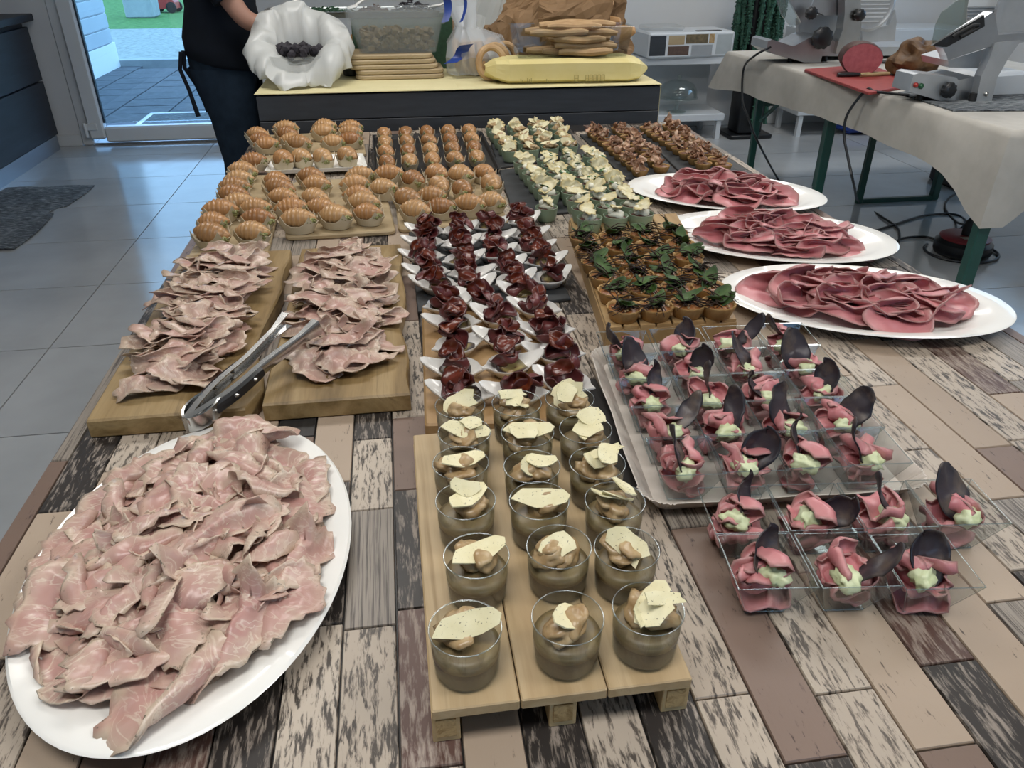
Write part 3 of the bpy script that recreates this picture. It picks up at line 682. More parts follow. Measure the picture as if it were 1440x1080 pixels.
# tongs
hg = np.array(at(263, 596, T+.040)); tl = np.array(at(404, 449, T+.085)); tr_ = np.array(at(446, 459, T+.085))
tg = thing('serving_tongs', 'steel serving tongs with black riveted grips lying across the two ham boards', 'tongs', tuple(hg))
def arm(tip, side, w0=.026, w1=.016):
    v = tip-hg; L = np.linalg.norm(v); f = v/L; s_ = np.cross(f, [0, 0, 1]); s_ /= np.linalg.norm(s_); u = np.cross(s_, f)
    return f, s_, u, L
for tip, sg in ((tl, -1), (tr_, 1)):
    f, s_, u, L = arm(tip, sg); b = MB(); st = 14
    for (oa, ob, ta, tb2) in ((0, 0, .0018, 1.), (sg*1, 0, 1., .0018)):
        pass
    def pt(t, cs, cu):
        w = .0095*(1-.2*t) if t < .86 else .0095*(.83+.5*(t-.86)/.14)
        bow = sg*.007*math.sin(PI*min(t/.55, 1))
        return f*L*t+s_*(cs*w*.9+bow)+u*(cu*w)
    vs, fs = [], []
    prof = [(-sg*.55, 1), (sg*.55, 1), (sg*.75, .6), (sg*.75, -.6), (sg*.55, -1), (-sg*.55, -1), (-sg*.5, -.82), (sg*.48, -.82), (sg*.58, -.5), (sg*.58, .5), (sg*.48, .82), (-sg*.5, .82)]
    n = len(prof)
    for i in range(st+1):
        for cs, cu in prof: vs.append(pt(i/st, cs, cu))
    for i in range(st):
        for j in range(n): fs.append((i*n+j, i*n+(j+1) % n, (i+1)*n+(j+1) % n, (i+1)*n+j))
    fs += [tuple(range(n)), tuple(range(st*n+n-1, st*n-1, -1))]
    b.add(vs, fs); ar = part('arm', b, 'steel', tg)
    b = MB(); vs, fs = [], []; g = 10; prof2 = [(sg*.62, .95), (sg*1.25, .7), (sg*1.35, 0), (sg*1.25, -.7), (sg*.62, -.95)]; n = 5
    for i in range(g+1):
        t = .08+.44*i/g
        for cs, cu in prof2: vs.append(pt(t, cs, cu*(1 if 0 < i < g else .85)))
    for i in range(g):
        for j in range(n): fs.append((i*n+j, i*n+(j+1) % n, (i+1)*n+(j+1) % n, (i+1)*n+j))
    fs += [tuple(range(n)), tuple(range(g*n+n-1, g*n-1, -1))]
    b.add(vs, fs); part('grip', b, 'black_plastic', ar)
    for t in (.14, .29, .44):
        b = MB(); q = pt(t, -sg*.1 if sg < 0 else sg*1.35, .25); b.blob(q, .0042, 1, 0, 1, 1, 0, (1, 1, .7)); part('rivet', b, 'steel', ar)
b = MB(); fdir = ((tl+tr_)/2-hg); fdir /= np.linalg.norm(fdir); sd = np.cross(fdir, [0, 0, 1]); sd /= np.linalg.norm(sd)
ring = [tuple(fdir*(.030-.032*math.cos(a)*1.0)+sd*(.021*math.sin(a))+np.array([0, 0, .0])) for a in np.linspace(-2.2, 2.2, 18)]
vs, fs = [], []
for i, p in enumerate(ring):
    for dz, k in ((-.011, 1), (.011, 1), (.011, .86), (-.011, .86)): vs.append((p[0]*k+fdir[0]*.03*(1-k), p[1]*k+fdir[1]*.03*(1-k), p[2]+dz))
for i in range(len(ring)-1):
    for j in range(4): fs.append((i*4+j, i*4+(j+1) % 4, i*4+4+(j+1) % 4, i*4+4+j))
b.add(vs, fs); part('spring_loop', b, 'steel', tg)
# ------------------------------------------------------------------ wooden pallet with mousse cups
PZ = T+.045; px0, px1, py0, py1 = -.006, .221, .420, .835
pal = thing('serving_pallet', 'small plywood pallet stand carrying the clear mousse cups', 'pallet', ((px0+px1)/2, (py0+py1)/2, T))
wd = (px1-px0)/3
for k in range(3):
    boxpart('top_plank', ((k-1)*wd, 0, .0385), (wd-.0012, py1-py0, .012), 'ply_wood', pal, .0012)
    r = boxpart('runner', ((k-1)*(px1-px0-.024)/2, 0, .0162), (.024, py1-py0-.006, .0325), 'pallet_edge', pal, .0008)
    b = MB(); b.box(((k-1)*(px1-px0-.024)/2, -(py1-py0)/2+.0024, .018), (.017, .0012, .022)); part('end_grain', b, 'end_grain', r, False)
def flake_mesh(seed, L, W):
    rg = random.Random(seed); mb = MB(); n = 11; nr = 3; P = [np.zeros(3)]; UV = [(.001, 0)]
    rad = [rg.uniform(.62, 1.1) for _ in range(n)]; cx = rg.uniform(3, 9); cy = rg.uniform(-6, 6)
    for k in range(1, nr+1):
        for j in range(n):
            a = 2*PI*j/n; x, y = L/2*rad[j]*k/nr*math.cos(a), W/2*rad[j]*k/nr*math.sin(a)
            P.append(np.array([x, y, cx*x*x+cy*x*y+.0006*rg.uniform(-1, 1)])); UV.append((k/nr*math.cos(a), k/nr*math.sin(a)))
    mb.sheet(P, UV, nr, n, .0014); return mb.mesh('cheese_flake', 'cheese_flake', True, 30)
flakes = [flake_mesh(k, L, W) for k, (L, W) in enumerate(((.062, .028), (.050, .034), (.034, .024), (.052, .016), (.042, .032), (.028, .018)))]
cupb = MB(); ro = .031; cupb.lathe([(.0005, .0012), (.027, .0012), (.0285, .004), (ro, .050), (ro-.0008, .050), (.0277, .004), (.026, .0022), (.0005, .0022)], 36, caps=(True, True)); CUP = cupb.mesh('cup', 'clear', True, 40)
rb = MB(); rb.tube([(ro*math.cos(2*PI*k/36), ro*math.sin(2*PI*k/36), .0503) for k in range(36)], .0007, 5, closed=True); RIM = rb.mesh('rim', 'clear_edge')
mo = MB(); mo.lathe([(.0262, .0026), (.0273, .005), (.0290, .0235)], 32, caps=(True, True)); MOUSSE = mo.mesh('mousse', 'mousse', True, 40)
mt_ = MB(); mt_.lathe([(.0290, .0236), (.0296, .031), (.023, .0335), (.010, .035), (.001, .0355)], 32, rad=lambda a, k: 1+(.02*math.sin(3*a) if k > 1 else 0)); MTOP = mt_.mesh('cream_layer', 'mousse_top')
mush = []
for k in range(4):
    mb = MB(); mb.blob((0, 0, 0), .0145, k, .5, 1.6, 3, 0, (1.25, .85, .6)); mush.append(mb.mesh('mushroom_piece', 'mushroom'))
rg = random.Random(9)
cols = [[(657, 940), (672, 835), (657, 755), (650, 700), (655, 655), (649, 615)], [(797, 925), (785, 822), (758, 755), (748, 705), (742, 655), (727, 612)], [(907, 912), (878, 825), (862, 755), (838, 700), (822, 650), (800, 605)]]
for ci, col in enumerate(cols):
    for ri, (x, y) in enumerate(col):
        p = at(x, y, PZ+.004); parts = [('cup', CUP, None, None, [('rim', RIM)]), ('mousse', MOUSSE), ('cream_layer', MTOP)]
        for k in range(3):
            a = rg.uniform(0, 6.28); q = rg.uniform(.004, .011); parts.append(('mushroom_piece', rg.choice(mush), (q*math.cos(a), q*math.sin(a), .040+.003*k), (rg.uniform(-.4, .4), rg.uniform(-.4, .4), rg.uniform(0, 6.28))))
        n = rg.choice((1, 2, 3, 3))
        for k in range(n):
            a = rg.uniform(0, 6.28); q = .0 if k == 0 else .010
            parts.append(('cheese_flake', flakes[rg.choice((0, 1, 1, 4)) if k == 0 else rg.choice((2, 3, 5, 4))], (q*math.cos(a), q*math.sin(a), .054+.006*k), (rg.uniform(.15, .75), rg.uniform(-.45, .45), rg.uniform(-.9, .9))))
        inst('mousse_cup', parts, ORD[5-ri]+' mousse cup from the spoon dishes, pallet row '+('beside the ham platter', 'in the middle', 'beside the square cups')[ci], 'appetizer cup', 'mousse cups on the pallet', (p[0], p[1]+.004, PZ), rg.uniform(0, 6.28) if n > 2 else rg.uniform(-.4, .4))
# ------------------------------------------------------------------ boards, slates, trays under the rest
def pxpoly(pts, z): return [tuple(at(x, y, z)[:2]) for x, y in pts]
cb_ = pxpoly([(597, 597), (812, 588), (778, 424), (593, 428)], T+.026)
board('cutting_board', 'thick honey-coloured cutting board under the spoon dishes nearest the mousse cups', roundpoly(cb_, .006, 3), .026, 'board_wood')
def slate(label, pts, seed, h=.007):
    b = MB(); b.slab(sub(pxpoly(pts, T+h), 14, .0022, seed, 40), 0, h, .0015); return tag(part('slate', b, 'slate', None, angle=30, loc=(0, 0, T+.0002)), label, 'slate')
slate('black slate under the bresaola spoon dishes', [(588, 438), (803, 419), (745, 308), (574, 326)], 1)
slate('black slate under green pots with mushroom and cheese, next to the black tray', [(701, 235), (824, 218), (800, 181), (686, 186)], 2)
slate('black slate under green pots with mint and cheese wafers', [(722, 303), (902, 290), (843, 221), (702, 239)], 3)
slate('black slate under the bacon tartlets nearest the green pots', [(882, 252), (955, 243), (893, 184), (815, 189)], 4)
slate('black slate under the bacon tartlets at the table edge', [(958, 243), (1048, 246), (948, 180), (897, 184)], 5)
SL = T+.0075
cr = pxpoly([(853, 461), (1037, 448), (952, 300), (800, 306)], T+.040)
crate = thing('slatted_stand', 'bamboo slatted stand under the herb tartlets', 'stand', (0, 0, T))
c0, c1, c2, c3 = [np.array(p) for p in cr]
for k in range(8):
    a, b2 = k/8+.007, (k+1)/8-.007
    b = MB(); b.slab([c0*(1-a)+c1*a, c0*(1-b2)+c1*b2, c3*(1-b2)+c2*b2, c3*(1-a)+c2*a], .034, .040, .001); part('slat', b, 'bamboo', crate, False)
for (p, q) in ((c0, c1), (c3, c2), (c0*.5+c3*.5, c1*.5+c2*.5)):
    e = (q-p); nrm = np.array([-e[1], e[0]])/np.linalg.norm(e); s_ = 1 if p is c0 else -1
    b = MB(); b.slab([p, q, q+nrm*s_*.012, p+nrm*s_*.012], 0, .0338, .0008); part('rail', b, 'bamboo', crate, False)
for (p, q, s_) in ((c0, c3, -1), (c1, c2, 1)):
    e = (q-p); nrm = np.array([-e[1], e[0]])/np.linalg.norm(e)*s_
    e1 = e/np.linalg.norm(e)*.0125
    b = MB(); b.slab([p+e1, q-e1, q-e1+nrm*.010, p+e1+nrm*.010], .0, .0336, .0008); part('side_rail', b, 'bamboo', crate, False)
def grid(fl, fr, bl, br, rows, cols, z):
    A, B, C_, D = [np.array(at(x, y, z)) for x, y in (fl, fr, bl, br)]; o = []
    for r in range(rows):
        for c in range(cols):
            u, v = c/max(1, cols-1), r/max(1, rows-1); o.append(((A*(1-u)+B*u)*(1-v)+(C_*(1-u)+D*u)*v, r, c))
    return o
# ------------------------------------------------------------------ tartlets
def shell(name):
    mb = MB(); fl = lambda a, k: 1+(.035*math.cos(16*a) if k in (2, 3, 4, 5) else .012*math.cos(16*a))
    mb.lathe([(.0175, 0), (.019, .001), (.0245, .017), (.0252, .0185), (.0248, .020), (.0235, .0195), (.0215, .015), (.001, .0145)], 48, rad=fl, caps=(True, True)); return mb.mesh(name, 'tart_shell', True, 50)
SHELL = shell('pastry_shell')
fi = MB(); fi.lathe([(.0218, .0150), (.0205, .0168), (.012, .0185), (.001, .019)], 24, rad=lambda a, k: 1+.03*math.sin(5*a+k)); FILL_H = fi.mesh('filling', 'tart_fill'); FILL_B = fi.mesh('filling', 'bacon_fill')
leafs = []
for k in range(5):
    P, UV, nr, na = slice_pts(900+k, .040+.006*(k % 3), .023, rip=.0012, rk=220, bends=[(PI/2, .0, .014, .7), (0, .005, .03, .8)], irr=.05, nr=5, na=18, tear=.04)
    P[:, 1] *= np.clip(1-np.abs(P[:, 0]/.027)**2*.7, .1, 1); mb = MB(); mb.sheet(P, UV, nr, na, .0005); leafs.append(mb.mesh('basil_leaf', 'basil_leaf'))
strands = []
for k in range(5):
    rg2 = random.Random(70+k); mb = MB()
    for q in range(7):
        a = rg2.uniform(0, 6.28); c = rg2.uniform(.004, .02); pts = []; x, y, z = c*math.cos(a+2.5), c*math.sin(a+2.5), .020+rg2.uniform(0, .006)
        dx, dy, dz = math.cos(a), math.sin(a), rg2.uniform(-.2, .9)
        for s_ in range(6):
            pts.append((x, y, z)); x += dx*.007; y += dy*.007; z += dz*.006; dx += rg2.uniform(-.35, .35); dy += rg2.uniform(-.35, .35); dz += rg2.uniform(-.5, .15); z = max(z, .019)
        mb.tube(pts, [.0008, .0009, .0010, .0008, .0006, .0003], 5)
    strands.append(mb.mesh('fried_strands', 'stalk'))
nuts = MB()
for q in range(12):
    a = R_.uniform(0, 6.28); c = R_.uniform(.004, .019); nuts.blob((c*math.cos(a), c*math.sin(a), .0195), .0022, q, .3, 2, 1)
NUT = nuts.mesh('chopped_nuts', 'mushroom')
rg = random.Random(31); TS = 1.2
for p, r, c in grid((876, 448), (1008, 443), (820, 348), (945, 340), 6, 4, T+.040):
    parts = [('pastry_shell', SHELL), ('filling', FILL_H, None, None, [('chopped_nuts', NUT)]), ('fried_strands', rg.choice(strands), None, (0, 0, rg.uniform(0, 6)))]
    for k in range(rg.choice((2, 2, 3))):
        a = rg.uniform(0, 6.28); parts.append(('basil_leaf', rg.choice(leafs), (.006*math.cos(a), .006*math.sin(a), .0215+.004*k), (rg.uniform(-.4, .4), rg.uniform(-.7, .2), a)))
    for k in range(2): parts.append(('fried_strands', rg.choice(strands), (0, 0, .002*k), (0, 0, rg.uniform(0, 6))))
    inst('herb_tartlet', parts, ORD[5-r]+' basil tartlet from the green pots, '+('row nearest the spoon dishes', 'second row from the spoon dishes', 'second row from the beef platters', 'row nearest the beef platters')[c], 'tartlet', 'basil tartlets on the bamboo stand', (p[0]+rg.uniform(-.002, .002), p[1]+rg.uniform(-.003, .003), T+.0402), rg.uniform(0, 6), TS)
bac = []
for k in range(7):
    bends = [(rg.uniform(0, 6), -.004, .006, 1.8), (rg.uniform(0, 6), .004, .005, 2.2), (rg.uniform(0, 6), .003, .006, 1.4)]
    bac.append(slice_mesh('bacon_crisp', 'bacon', 1200+k, .046, .030, .0012, rip=.003, rk=330, bends=bends, irr=.3, tear=.12, nr=5, na=20))
for (fl, fr, bl, br, rows, lab, grp) in (((900, 247), (929, 242), (834, 193), (870, 188), 9, 'on the slate by the green pots', 'bacon tartlets by the green pots'), ((988, 238), (1017, 240), (909, 187), (940, 184), 9, 'on the slate at the table edge', 'bacon tartlets at the table edge')):
    for p, r, c in grid(fl, fr, bl, br, rows, 2, SL):
        parts = [('pastry_shell', SHELL), ('filling', FILL_B)]
        for k in range(rg.choice((2, 3))):
            a = rg.uniform(0, 6.28); parts.append(('bacon_crisp', rg.choice(bac), (.007*math.cos(a), .007*math.sin(a), .0185+.009*k), (rg.uniform(-.9, .9), rg.uniform(-.9, .9), rg.uniform(0, 6))))
        inst('bacon_tartlet', parts, ORD[8-r]+' bacon tartlet from the counter, '+ORD[c+(2 if 'edge' in lab else 0)]+' row from the green pots', 'tartlet', grp, (p[0]+rg.uniform(-.002, .002), p[1]+rg.uniform(-.002, .002), SL), rg.uniform(0, 6), 1.0)
# ------------------------------------------------------------------ green pots
pt_ = MB(); pt_.lathe([(.018, 0), (.0205, .0008), (.0225, .004), (.0262, .020), (.0275, .033), (.0278, .0345), (.0268, .0348), (.0262, .033), (.0245, .024), (.001, .023)], 32, caps=(True, True)); POT = pt_.mesh('pot', 'green_pot', True, 50)
tf = MB(); tf.lathe([(.0256, .0245), (.024, .029), (.015, .032), (.001, .033)], 24, rad=lambda a, k: 1+.03*math.sin(4*a+k)); TOM = tf.mesh('tomato_filling', 'tomato')
crm = []
for k in range(3):
    mb = MB(); mb.blob((0, 0, .036), .0145, k, .5, 1.8, 2, 0, (1.2, 1, .75)); mb.blob((.009, .004, .043), .009, k+4, .4, 2, 2); crm.append(mb.mesh('cream_dollop', 'cream'))
fri = []
for k in range(6):
    fri.append(slice_mesh('cheese_wafer', 'frico', 1500+k, (.052, .044, .05, .038, .056, .04)[k], (.04, .036, .03, .026, .034, .034)[k], .0016, rip=.0018, rk=300, bends=[(rg.uniform(0, 6), .006, .02, .8)], irr=.2, tear=.16, nr=6, na=34))
mint = []
for k in range(3):
    P, UV, nr, na = slice_pts(1600+k, .036, .02, rip=.001, rk=260, bends=[(PI/2, 0, .012, .6)], irr=.04, nr=4, na=16, tear=.05)
    P[:, 1] *= np.clip(1-np.abs(P[:, 0]/.02)**2*.7, .12, 1); mb = MB(); mb.sheet(P, UV, nr, na, .0006); mint.append(mb.mesh('mint_leaf', 'mint_leaf'))
def pot_at(p, z, label, grp, kind):
    parts = [('pot', POT), ('tomato_filling', TOM)]
    a = rg.uniform(0, 6.28)
    if kind == 'mushroom':
        for k in range(3): a = rg.uniform(0, 6.28); parts.append(('mushroom_piece', rg.choice(mush), (.009*math.cos(a), .009*math.sin(a), .036+.002*k), (rg.uniform(-.5, .5), rg.uniform(-.6, .6), a)))
        parts.append(('cheese_flake', rg.choice(flakes[:5]), (rg.uniform(-.008, .008), rg.uniform(-.008, .008), .048), (rg.uniform(.2, 1.1), rg.uniform(-.6, .6), rg.uniform(-1, 1))))
        if rg.random() < .6: parts.append(('cheese_wafer', rg.choice(fri[2:4]), (rg.uniform(-.01, .01), .004, .046), (rg.uniform(.7, 1.3), rg.uniform(-.5, .5), rg.uniform(-1, 1))))
        if rg.random() < .5: parts.append(('cream_dollop', rg.choice(crm), (0, 0, -.002), (0, 0, a)))
    else:
        parts.append(('cream_dollop', rg.choice(crm), None, (0, 0, a)))
        if kind == 'wafer' or rg.random() < .75: parts.append(('cheese_wafer', rg.choice(fri), (rg.uniform(-.006, .006), rg.uniform(-.006, .006), .050 if kind == 'wafer' else .046), (rg.uniform(-.1, .45) if kind == 'wafer' else rg.uniform(.2, 1.2), rg.uniform(-.4, .4), rg.uniform(0, 6) if kind == 'wafer' else rg.uniform(-1, 1))))
        if rg.random() < (.15 if kind == 'wafer' else .75): parts.append(('mint_leaf', rg.choice(mint), (.010*math.cos(a), .010*math.sin(a), .047), (rg.uniform(-.4, .4), rg.uniform(-.4, .4), a)))
    inst('filled_pot', parts, label, 'appetizer pot', grp, (p[0], p[1], z), rg.uniform(-.5, .5))
for p, r, c in grid((718, 227), (800, 220), (694, 193), (781, 188), 5, 4, SL): pot_at(p, SL, ORD[4-r]+' mushroom pot from the counter, '+ORD[c]+' row from the black tray', 'mushroom pots on the slate', 'mushroom')
for p, r, c in grid((771, 290), (868, 284), (735, 244), (831, 235), 6, 4, SL): pot_at(p, SL, ORD[r]+' mint and cream pot from the bamboo stand, '+ORD[c]+' row from the croissant board', 'mint pots on the slate', 'mint')
p = at(768, 310, T); pot_at(p, T, 'single green pot standing on the bare planks behind the spoon dishes', None, 'mint')
for p, r, c in grid((828, 327), (900, 321), (812, 300), (875, 296), 3, 3, T+.040): pot_at(p, T+.0402, ORD[r]+' wafer-topped pot from the basil tartlets, '+ORD[c]+' row from the spoon dishes', 'wafer pots on the bamboo stand', 'wafer')
# ------------------------------------------------------------------ white spoon dishes with bresaola
def dish():
    mb = MB(); n = 40
    def ring(k, z, tipz, s_):
        vs = []
        for j in range(n):
            a = 2*PI*j/n; tip = math.exp(-((min(a, 2*PI-a))/.38)**2); tab = math.exp(-((a-PI)/.16)**2)
            r = k*(.031+s_*(.021*tip+.009*tab)); vs.append((r*math.cos(a), r*math.sin(a)*.92, z+tipz*tip+s_*tab*(.001)))
        return vs
    L = [ring(.42, 0, 0, 0), ring(.62, .0012, 0, .1), ring(.92, .013, .004, .8), ring(1.0, .0165, .010, 1), ring(.985, .0182, .010, 1), ring(.86, .0125, .004, .75), ring(.55, .0045, 0, .1), ring(.2, .0035, 0, 0)]
    vs = [p for r in L for p in r]; fs = [tuple(range(n-1, -1, -1)), tuple(range(7*n, 8*n))]
    for k in range(7):
        for j in range(n): fs.append((k*n+j, k*n+(j+1) % n, (k+1)*n+(j+1) % n, (k+1)*n+j))
    mb.add([(x*1.12, y*1.12, z*1.1) for x, y, z in vs], fs); return mb.mesh('dish', 'dish_white', True, 60)
DISH = dish()
rg = random.Random(55)
aub, bre, cri = [], [], []
for k in range(4):
    aub.append(slice_mesh('aubergine_slice', 'aubergine', 2000+k, .05, .034, .0032, rip=.002, rk=120, bends=[(PI/2+rg.uniform(-.4, .4), -.002, .009, 2.3)], irr=.06, tear=.02, nr=6, na=22))
for k in range(8):
    b = [[(rg.uniform(0, 6), -.004, .010, 2.0), (rg.uniform(0, 6), .006, .008, 1.8), (rg.uniform(0, 6), .006, .007, 1.6)], [(PI/2, 0, .012, 2.5), (0, .006, .010, 1.2), (PI, .014, .010, 1.0)]][k % 2]
    bre.append(slice_mesh('bresaola_slice', 'bresaola', 2100+k, .064, .048, .0013, rip=.0042, rk=rg.uniform(120, 190), bends=b, irr=.14, tear=.02, nr=8, na=30))
for k in range(5):
    cri.append(slice_mesh('bresaola_crisp', 'beef_crisp', 2200+k, .040, .031, .0010, rip=.0022, rk=280, bends=[(rg.uniform(0, 6), 0, .010, 1.2)], irr=.16, tear=.06, nr=5, na=20))
cube = MB(); 
for k in range(3): cube.blob((.012*math.cos(k*2.2), .010*math.sin(k*2.2), 0), .0055, k, .3, 2, 1, 0, (1.3, .9, .8))
CUB = cube.mesh('artichoke_bits', 'mushroom')
def dish_at(x, y, z, label, grp, flip):
    p = at(x, y, z); a = (PI*.86 if flip else PI*.12)+rg.uniform(-.25, .25)
    parts = [('dish', DISH), ('aubergine_slice', rg.choice(aub), (rg.uniform(-.006, .006), -.004, .006), (0, 0, rg.uniform(-.6, .6)-a)), ('artichoke_bits', CUB, (0, -.004, .010), (0, 0, rg.uniform(0, 6)))]
    parts.append(('bresaola_slice', rg.choice(bre), (rg.uniform(-.005, .005), rg.uniform(-.003, .005), .0135), (rg.uniform(-.35, .35), rg.uniform(-.35, .35), rg.uniform(0, 6))))
    if rg.random() < .75: parts.append(('bresaola_slice', rg.choice(bre), (rg.uniform(-.008, .008), rg.uniform(-.004, .008), .026), (rg.uniform(-.6, .6), rg.uniform(-.6, .6), rg.uniform(0, 6))))
    for k in range(rg.choice((1, 2))): parts.append(('bresaola_crisp', rg.choice(cri), (rg.uniform(-.01, .01), rg.uniform(-.004, .010), .040+.006*k), (rg.uniform(.2, 1.1), rg.uniform(-.6, .6), rg.uniform(-1, 1)-a)))
    inst('spoon_dish', parts, label, 'appetizer dish', grp, (p[0], p[1], z+.0002), a)
for di, (x, y) in enumerate(((602, 335), (600, 351), (598, 371), (605, 393), (615, 411), (645, 334), (646, 353), (649, 376), (659, 396), (665, 414), (686, 327), (694, 344), (695, 367), (711, 386), (722, 406), (734, 320), (741, 340), (748, 360), (764, 378), (773, 402))):
    dish_at(x, y, SL, ORD[di % 5]+' bresaola dish from the croissant boards, '+ORD[di//5]+' slate row from the ham board', 'spoon dishes on the slate', x < 640 and rg.random() < .5 or x < 620)
for di, (x, y) in enumerate(((628, 440), (641, 466), (643, 498), (644, 532), (652, 568), (678, 434), (702, 458), (711, 489), (716, 526), (730, 566), (738, 424), (756, 446), (771, 477), (783, 510), (797, 552))):
    dish_at(x, y, T+.026, ORD[di % 5]+' bresaola dish from the slate, '+ORD[di//5]+' cutting board row from the ham board', 'spoon dishes on the cutting board', True if rg.random() < .8 else False)
# ------------------------------------------------------------------ mini croissants in paper cases
def croissant(seed, mat):
    rg2 = random.Random(seed); mb = MB(); n, m = 41, 16; vs, uv, fs = [], [], []
    L = .066; cur = rg2.uniform(.05, .30)
    for i in range(n):
        t = i/(n-1); x = (t-.5)*L; env = max(math.sin(PI*t), 0)**.82; fr = (t*8) % 1.0
        r = .0195*env*(1+.20*(fr-.5)*(1 if .06 < t < .94 else 0))+.0008; by = cur*x*x*8
        for j in range(m):
            a = 2*PI*j/m; k = 1+.03*math.sin(3*a+seed+t*5)
            z = math.sin(a)*r*k*(.98 if math.sin(a) > 0 else .8); y = math.cos(a)*r*k
            vs.append((x, y+by, .0175+z-.5*abs(x)**1.5*0)); uv.append((t+.0001, .5+.5*math.sin(a)))
    for i in range(n-1):
        for j in range(m): fs.append((i*m+j, (i+1)*m+j, (i+1)*m+(j+1) % m, i*m+(j+1) % m))
    fs += [tuple(range(m)), tuple(range((n-1)*m+m-1, (n-1)*m-1, -1))]
    mb.add(vs, fs, 0, uv); return mb.mesh('pastry', mat)
CRO = [croissant(k, 'croissant' if k % 3 else 'croissant_dark') for k in range(6)]
def crumbs(seed):
    rg2 = random.Random(seed); mb = MB()
    mb.blob((.024, -.006, .014), .008, seed, .3, 2, 2, 0, (.7, 1.1, .8))
    for k in range(16):
        a = rg2.uniform(-1.4, 1.4); mb.blob((.021+.008*math.cos(a)+rg2.uniform(-.002, .003), -.006+.011*math.sin(a), .013+rg2.uniform(-.004, .009)), rg2.uniform(.0014, .0026), k, .3, 2, 1)
    return mb.mesh('pistachio_filling', 'pistachio')
CRU = [crumbs(k) for k in range(3)]
def case_():
    mb = MB(); n = 24
    def ring(sx, sy, z, pk):
        vs = []
        for j in range(n):
            a = 2*PI*j/n; c = abs(math.cos(2*a))**4 if False else max(0, math.cos(4*(a-PI/4)))**2
            e = max(0, math.cos(2*a))**3*.35*(pk > 0)
            k = 1+pk*6*c+e*.4
            vs.append((sx*k*math.cos(a), sy*k*math.sin(a), z+pk*c*.9+e*.012)); 
        return vs
    t = .0007
    L = [ring(.019, .013, 0, 0), ring(.024, .017, .001, 0), ring(.031, .0225, .016, .018), ring(.031-t, .0225-t, .0162, .018), ring(.024-t, .017-t, .0018, 0), ring(.012, .008, .0012, 0)]
    vs = [p for r in L for p in r]; fs = [tuple(range(n-1, -1, -1)), tuple(range(5*n, 6*n))]
    for k in range(5):
        for j in range(n): fs.append((k*n+j, k*n+(j+1) % n, (k+1)*n+(j+1) % n, (k+1)*n+j))
    mb.add(vs, fs); return mb.mesh('paper_case', 'paper', True, 25)
CASE = case_()
rg = random.Random(91)
def cro_at(x, y, z, label, grp, a, s_=1.):
    p = at(x, y, z+.004)
    inst('mini_croissant', [('pastry', rg.choice(CRO), (0, 0, .005), (rg.uniform(-.15, .15), rg.uniform(-.12, .12), 0), [('pistachio_filling', rg.choice(CRU))]), ('paper_case', CASE)], label, 'croissant', grp, (p[0], p[1], z), a+rg.uniform(-.35, .35), s_*1.25*rg.uniform(.95, 1.08))
def wboard(label, pts, z=T, h=.012):
    b = MB(); b.slab(roundpoly(pxpoly(pts, z+h), .022, 6), 0, h, .003); return tag(part('serving_board', b, 'serving_wood', None, angle=40, loc=(0, 0, z)), label, 'board')
BZ = T+.0123
wboard('pale rounded wooden board under croissants at the table corner by the rug', [(262, 362), (377, 353), (405, 245), (333, 247)])
wboard('pale rounded wooden board under croissants, between two other croissant boards', [(400, 333), (557, 324), (537, 248), (413, 255)])
wboard('pale rounded wooden board under croissants, beside the black slate', [(560, 322), (716, 312), (688, 250), (553, 253)])
wboard('pale wooden board under croissants at the far table corner beside the dark counter', [(352, 226), (515, 216), (508, 184), (372, 190)])
for x, y in ((299, 345), (357, 342), (303, 326), (364, 321), (312, 309), (362, 306), (338, 298), (331, 288), (332, 276), (338, 264), (343, 252), (358, 238)):
    cro_at(x, y, BZ, 'mini croissant in a paper case on the corner board by the rug', 'croissants on the corner board', -.1)
for x, y in ((390, 266), (393, 278), (399, 291), (438, 261), (447, 272), (443, 291), (508, 258), (500, 271), (504, 286), (513, 299), (548, 258), (540, 278), (412, 306), (453, 305), (421, 324), (473, 318), (519, 313)):
    cro_at(x, y, BZ, 'mini croissant in a paper case on the middle wooden board', 'croissants on the middle board', -.15)
for x, y in ((582, 264), (613, 257), (648, 259), (680, 255), (692, 272), (618, 274), (652, 279), (607, 288), (573, 293), (585, 309), (620, 305), (660, 301), (692, 295)):
    cro_at(x, y, BZ, 'mini croissant in a paper case on the board beside the slate', 'croissants on the board beside the slate', -.45 if y > 280 else -1.1)
for x, y in ((363, 200), (377, 214), (368, 207), (403, 191), (405, 199), (411, 207), (421, 213), (456, 196), (469, 210), (458, 189), (494, 189), (493, 197), (493, 207)):
    cro_at(x, y, BZ, 'mini croissant in a paper case on the far corner board', 'croissants on the far corner board', -.1)
wt = thing('paper_tray', 'white rectangular paper tray holding four mini croissants', 'tray', (0, 0, T))
q = pxpoly([(376, 244), (513, 238), (507, 220), (390, 224)], T+.015); b = MB(); b.slab(roundpoly(q, .01, 3), .0125, .0145, .0004); part('tray_base', b, 'porcelain', wt)
qq = [np.array(k) for k in roundpoly(q, .01, 3)]; cc = sum(qq)/len(qq); b = MB(); vs, fs = [], []; n = len(qq)
for k_, z_ in ((1, .0135), (1.06, .024), (1.05, .0242), (.99, .0142)): vs += [tuple(cc+(p-cc)*k_)+(z_,) for p in qq]
for k in range(3): fs += [(k*n+j, k*n+(j+1) % n, (k+1)*n+(j+1) % n, (k+1)*n+j) for j in range(n)]
b.add(vs, fs); part('tray_rim', b, 'porcelain', wt)
for x, y in ((399, 236), (426, 233), (456, 233), (489, 231)): cro_at(x, y, T+.0146, 'mini croissant on the white paper tray', 'croissants on the paper tray', -1.0)
